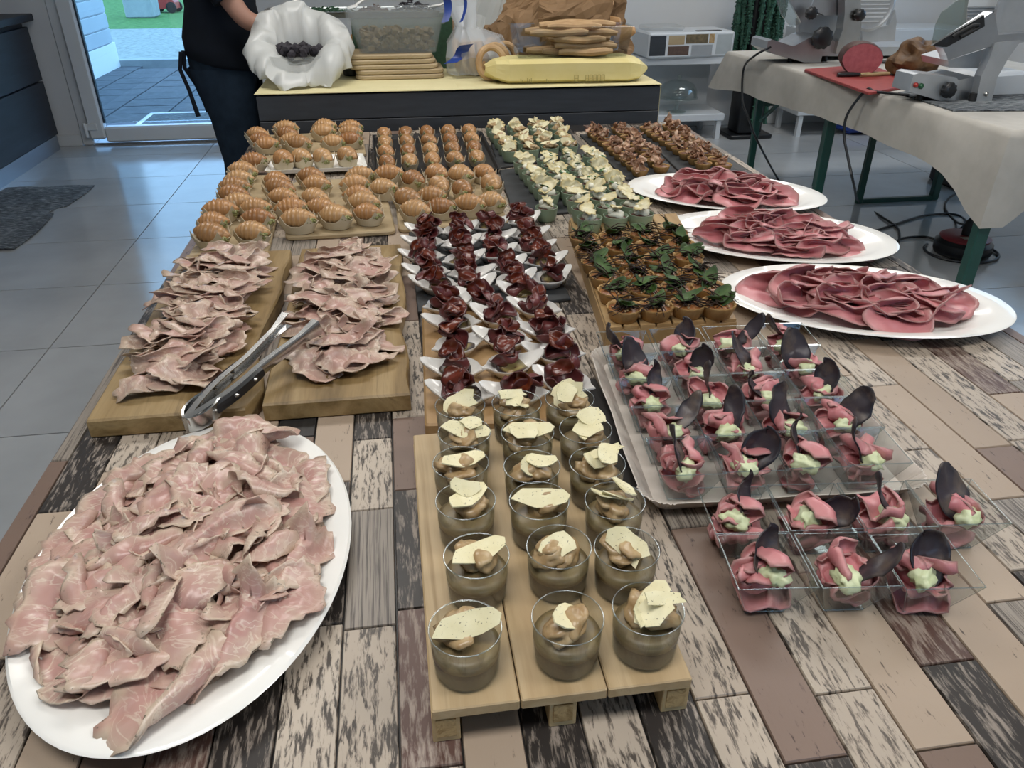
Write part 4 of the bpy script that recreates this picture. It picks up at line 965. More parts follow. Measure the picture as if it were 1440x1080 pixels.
bt = thing('black_tray', 'rectangular black tray carrying rows of mini croissants', 'tray', (0, 0, T))
q = pxpoly([(527, 248), (702, 239), (676, 187), (526, 192)], T+.012); b = MB(); b.slab(roundpoly(q, .012, 3), .0005, .004, .0005); part('tray_base', b, 'black_tray', bt)
qq = [np.array(k) for k in roundpoly(q, .012, 3)]; cc = sum(qq)/len(qq); b = MB(); vs, fs = [], []; n = len(qq)
for k_, z_ in ((.97, .001), (1, .015), (1.03, .017), (1.03, .0155), (1.005, .0135), (.985, .0005)): vs += [tuple(cc+(p-cc)*k_)+(z_,) for p in qq]
for k in range(5): fs += [(k*n+j, k*n+(j+1) % n, (k+1)*n+(j+1) % n, (k+1)*n+j) for j in range(n)]
b.add(vs, fs); part('tray_rim', b, 'black_tray', bt)
for p, r, c in grid((545, 238), (671, 231), (541, 197), (660, 192), 4, 5, T+.008):
    inst('mini_croissant', [('pastry', rg.choice(CRO), (0, 0, .003), None, [('pistachio_filling', rg.choice(CRU))]), ('paper_case', CASE)], ORD[3-r]+' mini croissant from the counter, '+ORD[c]+' black tray row from the wooden boards', 'croissant', 'croissants on the black tray', (p[0], p[1], T+.0042), -1.25+rg.uniform(-.3, .3), 1.14)
# ------------------------------------------------------------------ square plastic cups with roast beef, cream and a purple crisp
def square_cup():
    h, a, b = .052, .0205, .0395; mb = MB(); th = .0007
    def sq(r, z): return [(-r, -r, z), (r, -r, z), (r, r, z), (-r, r, z)]
    L = [sq(a, .0012), sq(b, h), sq(b-th, h), sq(a-th, .002)]
    vs = [p for r in L for p in r]; fs = [(3, 2, 1, 0), (12, 13, 14, 15)]
    for k in range(3):
        for j in range(4): fs.append((k*4+j, k*4+(j+1) % 4, (k+1)*4+(j+1) % 4, (k+1)*4+j))
    mb.add(vs, fs); cup = mb.mesh('cup', 'clear', False)
    e = MB(); top, bot = sq(b, h), sq(a, .0012)
    for j in range(4):
        e.tube([top[j], top[(j+1) % 4]], .0008, 4); e.tube([bot[j], bot[(j+1) % 4]], .0010, 4); e.tube([bot[j], top[j]], .0005, 4)
    return cup, e.mesh('cup_edge', 'clear_edge', False)
SQ, SQE = square_cup()
rg = random.Random(140)
beef, chip, hc = [], [], []
for k in range(8):
    b = [[(rg.uniform(0, 6), -.008, .012, 2.2), (rg.uniform(0, 6), .004, .012, 1.8)], [(PI/2, -.004, .013, 2.6), (0, .008, .012, 1.6)]][k % 2]
    bm_ = slice_pts(2500+k, .084, .060, rip=.005, rk=rg.uniform(90, 140), bends=b, irr=.1, tear=.01, nr=8, na=30, crump=(.006, 50))
    P = bm_[0]; P[:, :2] -= P[:, :2].mean(0); P[:, 2] = np.clip(P[:, 2], 0, .030)*.8; lim = .0205+.27*np.clip(P[:, 2]+.004, 0, .05); P[:, 0] = np.clip(P[:, 0], -lim, lim); P[:, 1] = np.clip(P[:, 1], -lim, lim)
    mb = MB(); mb.sheet(P, bm_[1], bm_[2], bm_[3], .0017); beef.append(mb.mesh('roast_beef_fold', 'roast_beef'))
for k in range(7):
    L, W = ((.068, .040), (.068, .022), (.066, .026), (.06, .038), (.072, .022), (.06, .030), (.066, .034))[k]
    L, W = L*1.12, W*1.18
    P, UV, nr, na = slice_pts(2600+k, L, W, rip=.0008, rk=120, bends=[(0, -.005, .03, .9), (PI/2, .002, .012, .9)] if k % 2 else [(.3, .0, .05, .6)], irr=.05, tear=.015, nr=6, na=26, crump=(.004, 60))
    P[:, 1] *= np.where(P[:, 0] < 0, 1-(.45 if k in (1, 4) else .15)*np.abs(P[:, 0])/(L/2), 1); P[:, 0] += L*.34
    mb = MB(); mb.sheet(P, UV, nr, na, .0014); chip.append(mb.mesh('potato_crisp', 'chip'))
for k in range(3):
    mb = MB(); mb.blob((0, 0, 0), .0130, k, .55, 2.2, 3, 0, (1.2, .95, .8)); hc.append(mb.mesh('herb_cream', 'herb_cream'))
def cup_at(p, z, rz, label, grp, tilt=None, ck=None):
    az = rg.choice((rg.uniform(-.4, .9), rg.uniform(1., 2.2), rg.uniform(2.2, 3.5)))*1.; el = rg.uniform(.55, 1.2)
    parts = [('cup', SQ, None, None, [('cup_edge', SQE)])]
    for k in range(4):
        parts.append(('roast_beef_fold', rg.choice(beef), (rg.uniform(-.002, .002), rg.uniform(-.002, .004), .003+.0105*k), (rg.uniform(-.25, .25), rg.uniform(-.25, .25), rg.choice((0, PI/2, PI, -PI/2))+rg.uniform(-.2, .2))))
    parts.append(('herb_cream', rg.choice(hc), (rg.uniform(-.008, .008), rg.uniform(-.020, -.008), .042), (0, 0, rg.uniform(0, 6))))
    parts.append(('potato_crisp', chip[rg.randrange(7) if ck is None else ck], (rg.uniform(-.008, .008), rg.uniform(-.014, -.004), .040), (rg.uniform(-.5, .5)+PI/2*0, -el, az)))
    inst('square_cup', parts, label, 'appetizer cup', grp, (p[0], p[1], z), rz)
TRZ = T+.006
for p, r, c in grid((963, 640), (1217, 626), (880, 482), (1106, 470), 5, 4, TRZ+.052):
    cup_at(p, TRZ, math.radians(-5), ORD[4-r]+' square beef cup from the tartlet stand, '+ORD[c]+' platter row from the mousse pallet', 'square cups on the paper tray', ck=0 if (r, c) in ((0, 0), (3, 0)) else None)
for lab_, (x, y, k) in zip(('first loose square cup from the mousse pallet, outer row on the planks', 'second loose square cup from the mousse pallet, outer row on the planks', 'third loose square cup from the mousse pallet, outer row on the planks', 'first loose square cup from the mousse pallet, row touching the paper platter', 'second loose square cup from the mousse pallet, row touching the paper platter', 'third loose square cup from the mousse pallet, row touching the paper platter', 'fourth loose square cup from the mousse pallet, with a broad crisp'), ((1077, 788, 5), (1190, 786, 2), (1302, 788, 3), (1043, 716, 1), (1144, 712, 5), (1246, 709, 4), (1345, 705, 0))):
    p = at(x, y, T+.052); cup_at(p, T+.0003, math.radians(-6), lab_, 'square cups on the bare planks', ck=k)
lt = thing('paper_platter', 'white pleated-edge paper platter under the square plastic cups', 'tray', (0, 0, T))
q = pxpoly([(921, 715), (1280, 692), (1108, 500), (845, 510)], T+.004); b = MB(); b.slab(roundpoly(q, .02, 5), .0006, .004, .0008); part('platter_base', b, 'lace_tray', lt)
qq = roundpoly(q, .02, 5); dense = sub(qq, 4, 0); dense = [Vector(p) for p in dense]; n = len(dense); cen = sum(dense, Vector((0, 0)))/n; vs, fs = [], []
for li, (out, z_) in enumerate(((0, .002), (.012, .016), (.020, .024), (.0185, .0245), (.0105, .017), (-.002, .004))):
    for j, p in enumerate(dense):
        e = dense[(j+1) % n]-dense[j-1]; nn = Vector((e.y, -e.x)); nn = nn.normalized() if nn.length else (p-cen).normalized()
        if nn.dot(p-cen) < 0: nn = -nn
        w = (.0012 if (j % 2) else -.0012)*(1 if 0 < li < 5 else 0)
        vs.append((p.x+nn.x*(out+w), p.y+nn.y*(out+w), z_+abs(w)*.6))
for k in range(5): fs += [(k*n+j, k*n+(j+1) % n, (k+1)*n+(j+1) % n, (k+1)*n+j) for j in range(n)]
b = MB(); b.add(vs, fs); part('pleated_rim', b, 'lace_tray', lt, False)
# ------------------------------------------------------------------ dark counter behind the table
IZ = .87; ix0, ix1, iy0, iy1 = -.466, .982, 2.890, 3.80
isl = thing('counter', 'charcoal kitchen counter behind the buffet table, under a pale yellow cover', 'counter', (0, 0, 0))
boxpart('body', ((ix0+ix1)/2, (iy0+iy1)/2+.01, IZ/2-.002), (ix1-ix0-.02, iy1-iy0-.02, IZ-.012), 'charcoal_panel', isl)
z = IZ-.004
for h in (.085, .115, .2, .2, .2):
    boxpart('front_panel', ((ix0+ix1)/2, iy0+.008, z-h/2), (ix1-ix0, .016, h-.003), 'charcoal_panel', isl, .0015); z -= h
for x in (ix0+.008, ix1-.008): boxpart('side_panel', (x, (iy0+iy1)/2+.01, IZ/2), (.016, iy1-iy0-.025, IZ-.01), 'charcoal_panel', isl)
cv = thing('counter_cover', 'pale yellow paper cover spread over the charcoal counter', 'table cover', (0, 0, 0))
xm = .24
for a, c in ((ix0-.004, xm), (xm-.004, ix1+.004)):
    b = MB(); b.slab(sub([(a, iy0-.004), (c, iy0-.004), (c, iy1), (a, iy1)], 10, .002, a, 12), IZ+.001 if a < 0 else IZ+.0015, IZ+.003 if a < 0 else IZ+.0035); part('cover_sheet', b, 'yellow_cloth', cv, False)
boxpart('hanging_edge', (ix1+.003, 3.35, IZ-.12), (.003, .9, .24), 'yellow_cloth', cv)
IT = IZ+.0037
# white plastic bag folded over a tub
bg = thing('plastic_bag', 'crumpled white plastic bag folded over a tub of dark food on the counter', 'bag', (-.325, 3.13, IT))
b = MB(); b.lathe([(.10, 0), (.125, .02), (.135, .10), (.13, .10), (.12, .03), (.09, .02)], 28, caps=(True, True)); part('tub', b, 'milk_box', bg)
n = 72; vs, fs = [], []
for li, (rx, ry, zc, za, am) in enumerate(((.142, .12, .045, .015, .010), (.180, .150, .050, .03, .022), (.190, .155, .11, .055, .020), (.165, .135, .165, .078, .018), (.125, .105, .172, .080, .016), (.095, .078, .15, .070, .016), (.082, .070, .10, .03, .012), (.078, .068, .07, 0, .004))):
    for j in range(n):
        a = 2*PI*j/n; s_ = math.sin(a); q = mnoise.noise_vector(Vector((math.cos(a)*2.6, s_*2.6, li*.45)))*am*1.7+mnoise.noise_vector(Vector((math.cos(a)*6, s_*6, li*.9)))*am*.5
        v = 1-.28*math.exp(-((a-PI*1.5)/.5)**2)*(1 if 3 <= li <= 5 else 0)
        vs.append((rx*math.cos(a)+q.x, ry*s_*v+q.y-.02*(li < 3), zc+za*s_+q.z*.9-.03*math.exp(-((a-PI*1.5)/.45)**2)*(2 <= li <= 5)))
for k in range(7): fs += [(k*n+j, k*n+(j+1) % n, (k+1)*n+(j+1) % n, (k+1)*n+j) for j in range(n)]
fs.append(tuple(range(7*n, 8*n))); b = MB(); b.add(vs, fs); part('bag_film', b, 'white_bag', bg, True, 80)
b = MB()
for k in range(60):
    a, r = R_.uniform(0, 6.28), .078*math.sqrt(R_.random()); b.blob((r*math.cos(a), r*math.sin(a)*.9, .108+R_.uniform(-.01, .015)), .016, k, .3, 2, 1)
fo = part('dark_filling', b, 'dark_food', bg); fo['kind'] = 'stuff'
# stack of boards with a tub of croutons
for k in range(5):
    b = MB(); b.slab(rrect(.335, .2, .04, 6), 0, .0165, .004)
    tag(part('serving_board', b, 'serving_wood', None, angle=40, loc=(.035-.010*k if k > 1 else .035, 3.23+.003*k, IT+.0175*k), rot=(0, 0, .02*(k % 2))), 'pale wooden serving board in the stack under the tub of croutons', 'board', 'stacked boards on the counter')
tb_ = thing('food_tub', 'cloudy plastic tub of browned croutons on the stacked boards', 'tub', (.035, 3.25, IT+.0875+.001))
b = MB(); vs, fs = [], []; q0, q1 = rrect(.29, .17, .03, 4), rrect(.34, .2, .035, 4); n = len(q0)
for pts, zz in ((q0, 0), (q1, .098), (rrect(.365, .22, .04, 4), .099), (rrect(.37, .225, .04, 4), .15), (rrect(.365, .22, .04, 4), .15), (rrect(.334, .194, .035, 4), .1), (rrect(.284, .164, .03, 4), .003)): vs += [p+(zz,) for p in pts]
for k in range(6): fs += [(k*n+j, k*n+(j+1) % n, (k+1)*n+(j+1) % n, (k+1)*n+j) for j in range(n)]
fs += [tuple(range(n-1, -1, -1)), tuple(range(6*n, 7*n))]; b.add(vs, fs); part('tub', b, 'milk_box', tb_)
b = MB()
for k in range(190):
    x, y = R_.uniform(-.14, .14), R_.uniform(-.072, .072); b.box((x*.95, y, .012+R_.uniform(0, .062)), (.022, .018, .016), 0, 0, Matrix.Rotation(R_.uniform(0, 3), 3, Vector((R_.random(), R_.random(), 1)).normalized()))
o = part('croutons', b, 'crouton', tb_, False); o['kind'] = 'stuff'
# little jars between bag and boards
jr = thing('small_tub', 'little clear tub of yellow pasta between the plastic bag and the stacked boards', 'tub', (-.115, 3.42, IT))
b = MB(); b.lathe([(.035, 0), (.045, .10), (.044, .1), (.034, .003)], 20, caps=(True, True)); part('tub', b, 'clear', jr)
b = MB()
for k in range(14): b.blob((R_.uniform(-.02, .02), R_.uniform(-.02, .02), .025+.008*k), .017, k, .3, 2, 1)
o = part('pasta', b, 'bread', jr); o['kind'] = 'stuff'
b = MB(); b.lathe([(.03, 0), (.034, .004), (.038, .085), (.034, .085), (.030, .008)], 20); b.box((.052, 0, .05), (.02, .012, .05), 0, .004); tag(part('black_mug', b, 'black_plastic', None, loc=(-.15, 3.27, IT)), 'small black mug beside the stacked boards', 'mug')
# crate, tray with chopped garnishes
ctr = thing('plastic_crate', 'grey-green plastic crate holding up the metal tray', 'crate', (.06, 3.51, IT))
for c, s_ in (((0, -.115, .095), (.40, .012, .19)), ((0, .115, .095), (.40, .012, .19)), ((-.194, 0, .095), (.012, .218, .19)), ((.194, 0, .095), (.012, .218, .19)), ((0, 0, .006), (.376, .218, .012))): boxpart('crate_panel', c, s_, 'green_herb', ctr, .002)
ty = thing('metal_tray', 'wide metal tray of chopped green and dark garnishes on the crate', 'tray', (-.13, 3.51, IT+.1925))
q = rrect(.70, .26, .03, 4); n = len(q); vs, fs = [], []
for k_, z_ in ((.95, 0), (.985, .022), (1.0, .024), (1.0, .021), (.97, .018), (.94, .003)): vs += [(p[0]*k_, p[1]*k_, z_) for p in q]
for k in range(5): fs += [(k*n+j, k*n+(j+1) % n, (k+1)*n+(j+1) % n, (k+1)*n+j) for j in range(n)]
fs += [tuple(range(n-1, -1, -1)), tuple(range(5*n, 6*n))]; b = MB(); b.add(vs, fs); part('tray_body', b, 'tray_metal', ty)
for nm, x, w, m, h in (('chopped_herbs', -.12, .13, 'green_herb', .022), ('brown_garnish', .08, .07, 'brown_herb', .024), ('dark_garnish', .24, .09, 'dark_food', .045)):
    b = MB()
    for k in range(150):
        u = R_.uniform(-1, 1); v = R_.uniform(-1, 1); z_ = h*(1-u*u)*R_.uniform(.2, 1)+.006
        b.box((x+u*w, v*.10, z_), (R_.uniform(.012, .03), .005, .004), 0, 0, Matrix.Rotation(R_.uniform(0, 6), 3, Vector((R_.uniform(-.4, .4), R_.uniform(-.4, .4), 1)).normalized()))
    o = part(nm, b, m, ty, False); o['kind'] = 'stuff'
for x, a in ((-.29, .2), (.0, .9), (.33, -.4)):
    sp_ = thing('serving_spoon', 'white serving spoon resting in the metal tray', 'spoon', (ty.location.x+x, 3.44, IT+.222), (0, -.15, a), 'white spoons in the metal tray')
    b = MB(); b.blob((0, 0, .006), .022, 0, 0, 1, 2, 0, (1.3, .9, .3)); part('bowl', b, 'porcelain', sp_); b = MB(); b.tube([(.02, 0, .008), (.10, 0, .022)], .005, 6); part('handle', b, 'porcelain', sp_)
# ring-shaped taralli in a clear bag
rg = random.Random(3)
for k, (x, y, z, rx, rz) in enumerate(((.375, 3.06, .062, 1.35, .1), (.40, 3.12, .062, 1.3, .3), (.33, 3.20, .062, 1.4, 1.2), (.30, 3.22, .062, 1.4, 1.25), (.36, 3.23, .062, 1.4, 1.3), (.45, 3.17, .062, 1.25, .6), (.40, 3.24, .066, 1.5, .9), (.27, 3.24, .062, 1.35, 1.3))):
    b = MB(); b.tube([(.048*math.cos(t), .048*math.sin(t)*(1.12), .003*math.sin(3*t)) for t in np.linspace(0, 2*PI, 33)[:-1]], .0125, 10, closed=True)
    tag(part('bread_ring', b, 'breadstick', None, loc=(x, y, IT+z+.0), rot=(rx, 0, rz)), 'baked ring-shaped bread snack in the clear bag on the counter', 'bread ring', 'bread rings on the counter')
def crumple(name, mat, rings, parent, n=40, amp=.02, fq=5., smooth=False, seed=0, cap=True):
    vs, fs = [], []
    for li, (c, u, v) in enumerate(rings):
        for j in range(n):
            a = 2*PI*j/n; p = Vector(c)+Vector(u)*math.cos(a)+Vector(v)*math.sin(a)
            q = mnoise.noise_vector(p*fq+Vector((seed, 0, 0)))*amp+mnoise.noise_vector(p*fq*2.7+Vector((seed, 3, 0)))*amp*.5; vs.append(tuple(p+q))
    for k in range(len(rings)-1): fs += [(k*n+j, k*n+(j+1) % n, (k+1)*n+(j+1) % n, (k+1)*n+j) for j in range(n)]
    if cap: fs.append(tuple(range(n-1, -1, -1)))
    b = MB(); b.add(vs, fs); return part(name, b, mat, parent, smooth, 20)
cbg = thing('clear_bag', 'clear bag with blue print around the bread rings', 'bag', (0, 0, 0))
crumple('bag_film', 'clear_bag', [((.34, 3.2, IT+.01), (.12, 0, 0), (0, .09, 0)), ((.35, 3.19, IT+.07), (.13, 0, 0), (0, .1, 0)), ((.33, 3.2, IT+.13), (.11, 0, .01), (0, .08, 0)), ((.30, 3.22, IT+.17), (.045, 0, 0), (0, .04, 0)), ((.29, 3.24, IT+.24), (.06, 0, 0), (0, .03, 0)), ((.27, 3.26, IT+.36), (.08, 0, 0), (0, .03, 0))], cbg, 36, .014, 14, True)
for pts in ([(245, 0)],):
    for (xa, xb, za, zb, wd_) in ((.215, .225, .19, .34, .028), (.275, .300, .19, .34, .012), (.225, .30, .055, .12, .05)):
        b = MB(); m = 10; vs, fs = [], []
        for i in range(m+1):
            t = i/m; x = xa+(xb-xa)*t+.012*math.sin(t*5); zz = IT+za+(zb-za)*t; yy = 3.105+.02*math.sin(t*4)+(.06 if za > .15 else 0)
            vs += [(x-wd_/2, yy, zz), (x+wd_/2, yy-.008, zz+.006), (x+wd_/2, yy-.0065, zz+.006), (x-wd_/2, yy+.0015, zz)]
        for i in range(m): fs += [(i*4+j, i*4+(j+1) % 4, i*4+4+(j+1) % 4, i*4+4+j) for j in range(4)]
        b.add(vs, fs); part('blue_print', b, 'bag_blue', cbg)
wb = thing('plastic_bag', 'crumpled translucent white bag standing behind the bread rings', 'bag', (0, 0, 0))
crumple('bag_film', 'white_bag', [((.44, 3.60, IT+.03), (.10, 0, 0), (0, .07, 0)), ((.44, 3.60, IT+.08), (.12, 0, 0), (0, .09, 0)), ((.46, 3.60, IT+.18), (.12, 0, 0), (0, .08, 0)), ((.48, 3.60, IT+.30), (.09, 0, 0), (0, .06, 0)), ((.49, 3.60, IT+.38), (.04, 0, 0), (0, .03, 0))], wb, 32, .035, 9)
# yellow paper pack with breadstick box on it
yp = thing('paper_pack', 'long yellow paper pack with twisted ends under the breadsticks', 'package', (.655, 3.02, IT), (0, 0, -.035))
vs, fs = [], []; n = 16
for x, k in ((-.31, .35), (-.275, .8), (-.235, .97), (-.225, 1), (0, 1.0), (.215, 1), (.225, .97), (.265, .75), (.30, .25)):
    for j in range(n):
        a = 2*PI*(j+.5)/n; cx, cz = math.cos(a), math.sin(a); m_ = max(abs(cx), abs(cz)); y_, z_ = cx/m_*.085, cz/m_*.042
        q = mnoise.noise_vector(Vector((x*14, y_*14, z_*14)))*(.010 if abs(x) > .23 else .0025)
        vs.append((x+q.x, y_*k+q.y, max(.0008, .0425+z_*(k if abs(x) < .29 else 1.0*k)+q.z)))
for k in range(8): fs += [(k*n+j, k*n+(j+1) % n, (k+1)*n+(j+1) % n, (k+1)*n+j) for j in range(n)]
fs += [tuple(range(n-1, -1, -1)), tuple(range(8*n, 9*n))]; b = MB(); b.add(vs, fs); part('wrapper', b, 'yellow_paper', yp, False)
b = MB()
for x, w in ((.02, .014), (.06, .010), (.075, .010), (.09, .010), (.105, .010), (.12, .010)):
    for dx in (-w/2, w/2): b.box((x+dx, -.0885, .020), (.0016, .0012, .022))
    for dz in (.010, .020, .031): b.box((x, -.0885, dz), (w, .0012, .0015))
for x, h in ((-.185, .012), (-.178, .008), (-.16, .014), (-.153, .010), (-.146, .014), (-.09, .010), (-.084, .006)): b.box((x, -.0885, .010+h/2), (.0028, .0012, h))
part('printed_marks', b, 'print_ink', yp, False)
bx = thing('clear_box', 'clear plastic box of breadsticks on the yellow paper pack', 'box', (.665, 3.03, IT+.0885), (0, 0, -.03))
vs, fs = [], []; n = 4
for (sx, sy, z_) in ((.20, .07, 0), (.215, .08, .10), (.22, .083, .10), (.2195, .0825, .1015), (.2135, .0785, .1015), (.1985, .0685, .002)): vs += [(-sx, -sy, z_), (sx, -sy, z_), (sx, sy, z_), (-sx, sy, z_)]
for k in range(5): fs += [(k*n+j, k*n+(j+1) % n, (k+1)*n+(j+1) % n, (k+1)*n+j) for j in range(n)]
fs += [(3, 2, 1, 0), (20, 21, 22, 23)]; b = MB(); b.add(vs, fs); part('box_shell', b, 'clear', bx, False)
rg = random.Random(12)
for r in range(5):
    for c in range(5):
        L = rg.uniform(.16, .24); x = rg.uniform(-.17, .16-L*.55) if (r+c) % 2 else rg.uniform(-.10, .17-L); y = -.055+.027*c
        x = max(-.185, min(x, .185-L)); zz = .015+.0215*r
        b = MB(); P = [(L*t, .004*math.sin(t*7+r), .002*math.sin(t*9+c)) for t in np.linspace(0, 1, 9)]; rr = rg.uniform(.012, .0142)
        b.tube(P, [rr*.6, rr*.95, rr, rr*1.02, rr, rr*1.05, rr, rr*.95, rr*.55], 9)
        tag(part('breadstick', b, 'breadstick', None, loc=(.665+x, 3.03+y, IT+.0885+zz), rot=(0, rg.uniform(-.02, .02), rg.uniform(-.06, .06)-.03)), 'golden breadstick lying in the clear plastic box', 'breadstick', 'breadsticks in the clear box')
# brown paper bag with loaves
pbg = thing('paper_bag', 'big crumpled brown paper bag of bread lying behind the breadsticks', 'bag', (0, 0, 0))
ax = [(.43, 3.40, IT+.09), (.52, 3.38, IT+.13), (.66, 3.36, IT+.16), (.80, 3.32, IT+.19), (.91, 3.27, IT+.225)]
rings = []
for k, (c, ru, rv) in enumerate(zip(ax, (.07, .125, .155, .17, .175), (.06, .10, .12, .14, .15))):
    d_ = Vector((.80, -.42, .25)).normalized(); u = d_.cross(Vector((0, 0, 1))).normalized(); v = u.cross(d_); rings.append((c, tuple(u*rv), tuple(v*ru)))
inner = [((c[0]-.02, c[1]+.01, c[2]), tuple(Vector(u)*.95), tuple(Vector(v)*.95)) for c, u, v in reversed(rings[1:])]
def refine(rs, m):
    o = []
    for i in range(len(rs)-1):
        for k in range(m): t = k/m; o.append(tuple(tuple(Vector(a)*(1-t)+Vector(c)*t) for a, c in zip(rs[i], rs[i+1])))
    return o+[rs[-1]]
crumple('bag_paper', 'brown_paper', refine(rings, 5)+refine(inner, 3), pbg, 56, .042, 10, False, 2)
for k, (o_, l) in enumerate((((.0, .02, -.05), .30), ((.05, -.03, -.08), .28), ((-.04, .0, .02), .30))):
    d_ = Vector((.80, -.42, .25)).normalized(); c = Vector(ax[4])+Vector(o_)-d_*l*.95
    b = MB(); b.tube([tuple(d_*l*t) for t in np.linspace(0, 1, 9)], [.012, .028, .034, .035, .035, .035, .034, .028, .012], 12)
    tag(part('bread_loaf', b, 'bread', None, loc=tuple(c)), 'long bread loaf inside the brown paper bag', 'bread', 'loaves in the paper bag')
# clutter on the counter behind
for (x, lab, m, w) in ((-.02, 'clear plastic food box behind the metal tray', 'milk_box', .22), (.22, 'clear plastic food box behind the crouton tub', 'milk_box', .16)):
    t_ = thing('food_box', lab, 'box', (x, 3.725, IT)); b = MB(); b.slab(rrect(w, .14, .02, 4), 0, .30, .006); part('box_shell', b, m, t_); b = MB(); b.slab(rrect(w*.9, .12, .02, 4), .004, .16, .006); part('contents', b, 'bread', t_)
# ------------------------------------------------------------------ person at the counter
def skinned(name, joints, edges, mat, parent, sub_=2):
    me = bpy.data.meshes.new(name); me.from_pydata([j[0] for j in joints], edges, [])
    o = bpy.data.objects.new(name, me); COL.objects.link(o); sk = o.modifiers.new('s', 'SKIN'); ss = o.modifiers.new('u', 'SUBSURF'); ss.levels = sub_; ss.render_levels = sub_
    for i, j in enumerate(joints):
        me.skin_vertices[0].data[i].radius = j[1] if isinstance(j[1], tuple) else (j[1], j[1]); me.skin_vertices[0].data[i].use_root = (i == 0)
    dg = bpy.context.evaluated_depsgraph_get(); nm = bpy.data.meshes.new_from_object(o.evaluated_get(dg)); bpy.data.objects.remove(o)
    nm.materials.clear(); nm.materials.append(M[mat]); nm.polygons.foreach_set('use_smooth', [True]*len(nm.polygons)); return link(name, nm, parent)
pr = thing('person', 'person in a dark tunic and dark jeans standing beside the counter', 'person', (-.665, 3.62, 0))
# local frame: +x forward (towards the counter), y left/right
J = [((0, 0, .98), (.11, .15)), ((0, 0, 1.16), (.10, .13)), ((.01, 0, 1.32), (.11, .15)), ((.0, 0, 1.43), (.07, .10)), ((.0, 0, 1.50), .052), ((.03, 0, 1.58), .07), ((.03, 0, 1.66), (.092, .078)), ((.02, 0, 1.73), (.075, .065)),
     ((.0, -.17, 1.40), .058), ((.03, -.235, 1.22), .046), ((.13, -.25, 1.06), .040), ((.28, -.22, 1.025), .030), ((.35, -.20, 1.02), .024),
     ((.0, .17, 1.40), .058), ((.06, .235, 1.22), .046), ((.14, .22, 1.14), .040), ((.28, .12, 1.15), .032), ((.36, .08, 1.15), .026),
     ((0, -.09, .90), .098), ((.01, -.10, .70), .080), ((.0, -.10, .48), .056), ((-.02, -.10, .28), .052), ((-.03, -.10, .09), .036), ((.06, -.11, .045), .036), ((.14, -.12, .035), .026),
     ((0, .09, .90), .098), ((.01, .10, .70), .080), ((.0, .10, .48), .056), ((-.02, .10, .28), .052), ((-.03, .10, .09), .036), ((.06, .11, .045), .036), ((.14, .12, .035), .026)]
E_ = [(0, 1), (1, 2), (2, 3), (3, 4), (4, 5), (5, 6), (6, 7), (3, 8), (8, 9), (9, 10), (10, 11), (11, 12), (3, 13), (13, 14), (14, 15), (15, 16), (16, 17), (0, 18), (18, 19), (19, 20), (20, 21), (21, 22), (22, 23), (23, 24), (0, 25), (25, 26), (26, 27), (27, 28), (28, 29), (29, 30), (30, 31)]
body = skinned('body', J, E_, 'skin', pr)
for (w, sgn, dn) in (((.36, -.198, 1.018), -1, .0), ((.37, .078, 1.152), 1, -.02)):
    jj = [(w, (.030, .015)), ((w[0]+.035, w[1], w[2]-.004), (.036, .014)), ((w[0]+.07, w[1], w[2]-.008), (.034, .012))]; ee = [(0, 1), (1, 2)]
    for f, (dy, L) in enumerate(((-.028, .062), (-.010, .074), (.009, .070), (.026, .056))):
        i = len(jj); jj += [((w[0]+.085, w[1]+dy, w[2]-.010), .0095), ((w[0]+.085+L*.5, w[1]+dy*1.1, w[2]-.016), .0088), ((w[0]+.085+L*.95, w[1]+dy*1.1, w[2]-.036), .0075)]; ee += [(2, i), (i, i+1), (i+1, i+2)]
    i = len(jj); jj += [((w[0]+.035, w[1]-sgn*.038, w[2]-.008), .011), ((w[0]+.07, w[1]-sgn*.052, w[2]-.020), .009)]; ee += [(0, i), (i, i+1)]
    skinned('hand', jj, ee, 'skin', pr)
def loft(rings, n=28):
    vs, fs = [], []
    for (cx, cy, z, rx, ry, sl) in rings:
        for j in range(n): t = 2*PI*j/n; vs.append((cx+rx*math.cos(t), cy+ry*math.sin(t), z-sl*math.cos(t)))
    for k in range(len(rings)-1): fs += [(k*n+j, k*n+(j+1) % n, (k+1)*n+(j+1) % n, (k+1)*n+j) for j in range(n)]
    return vs, fs
b = MB(); b.add(*loft([(.0, 0, .885, .150, .19, .025), (.0, 0, .90, .168, .205, .025), (-.005, 0, .97, .165, .20, .02), (.0, 0, 1.10, .138, .175, 0), (.01, 0, 1.26, .145, .188, 0), (.005, 0, 1.36, .125, .20, 0), (0, 0, 1.42, .095, .15, 0), (0, 0, 1.46, .075, .085, 0), (0, 0, 1.465, .06, .07, 0)]))
b.tube([(.0, -.14, 1.40), (.005, -.19, 1.36), (.03, -.24, 1.22), (.075, -.25, 1.14)], [.075, .072, .064, .058], 16); b.tube([(.0, .14, 1.40), (.01, .19, 1.36), (.055, .235, 1.23), (.10, .232, 1.17)], [.075, .072, .064, .058], 16)
part('tunic', b, 'shirt', pr, angle=60)
b = MB(); b.add(*loft([(-.01, 0, 1.0, .13, .165, 0), (-.02, 0, .92, .145, .185, 0), (-.02, 0, .84, .140, .190, 0)]))
for sy in (-1, 1): b.add(*loft([(-.02, sy*.09, .88, .135, .100, 0), (-.015, sy*.092, .80, .122, .096, 0), (.0, sy*.10, .68, .100, .086, 0), (.0, sy*.10, .50, .078, .072, 0), (-.02, sy*.10, .30, .070, .064, 0), (-.03, sy*.10, .10, .058, .056, 0), (-.03, sy*.10, .10, .045, .045, 0)]))
part('jeans', b, 'jeans', pr, angle=60)
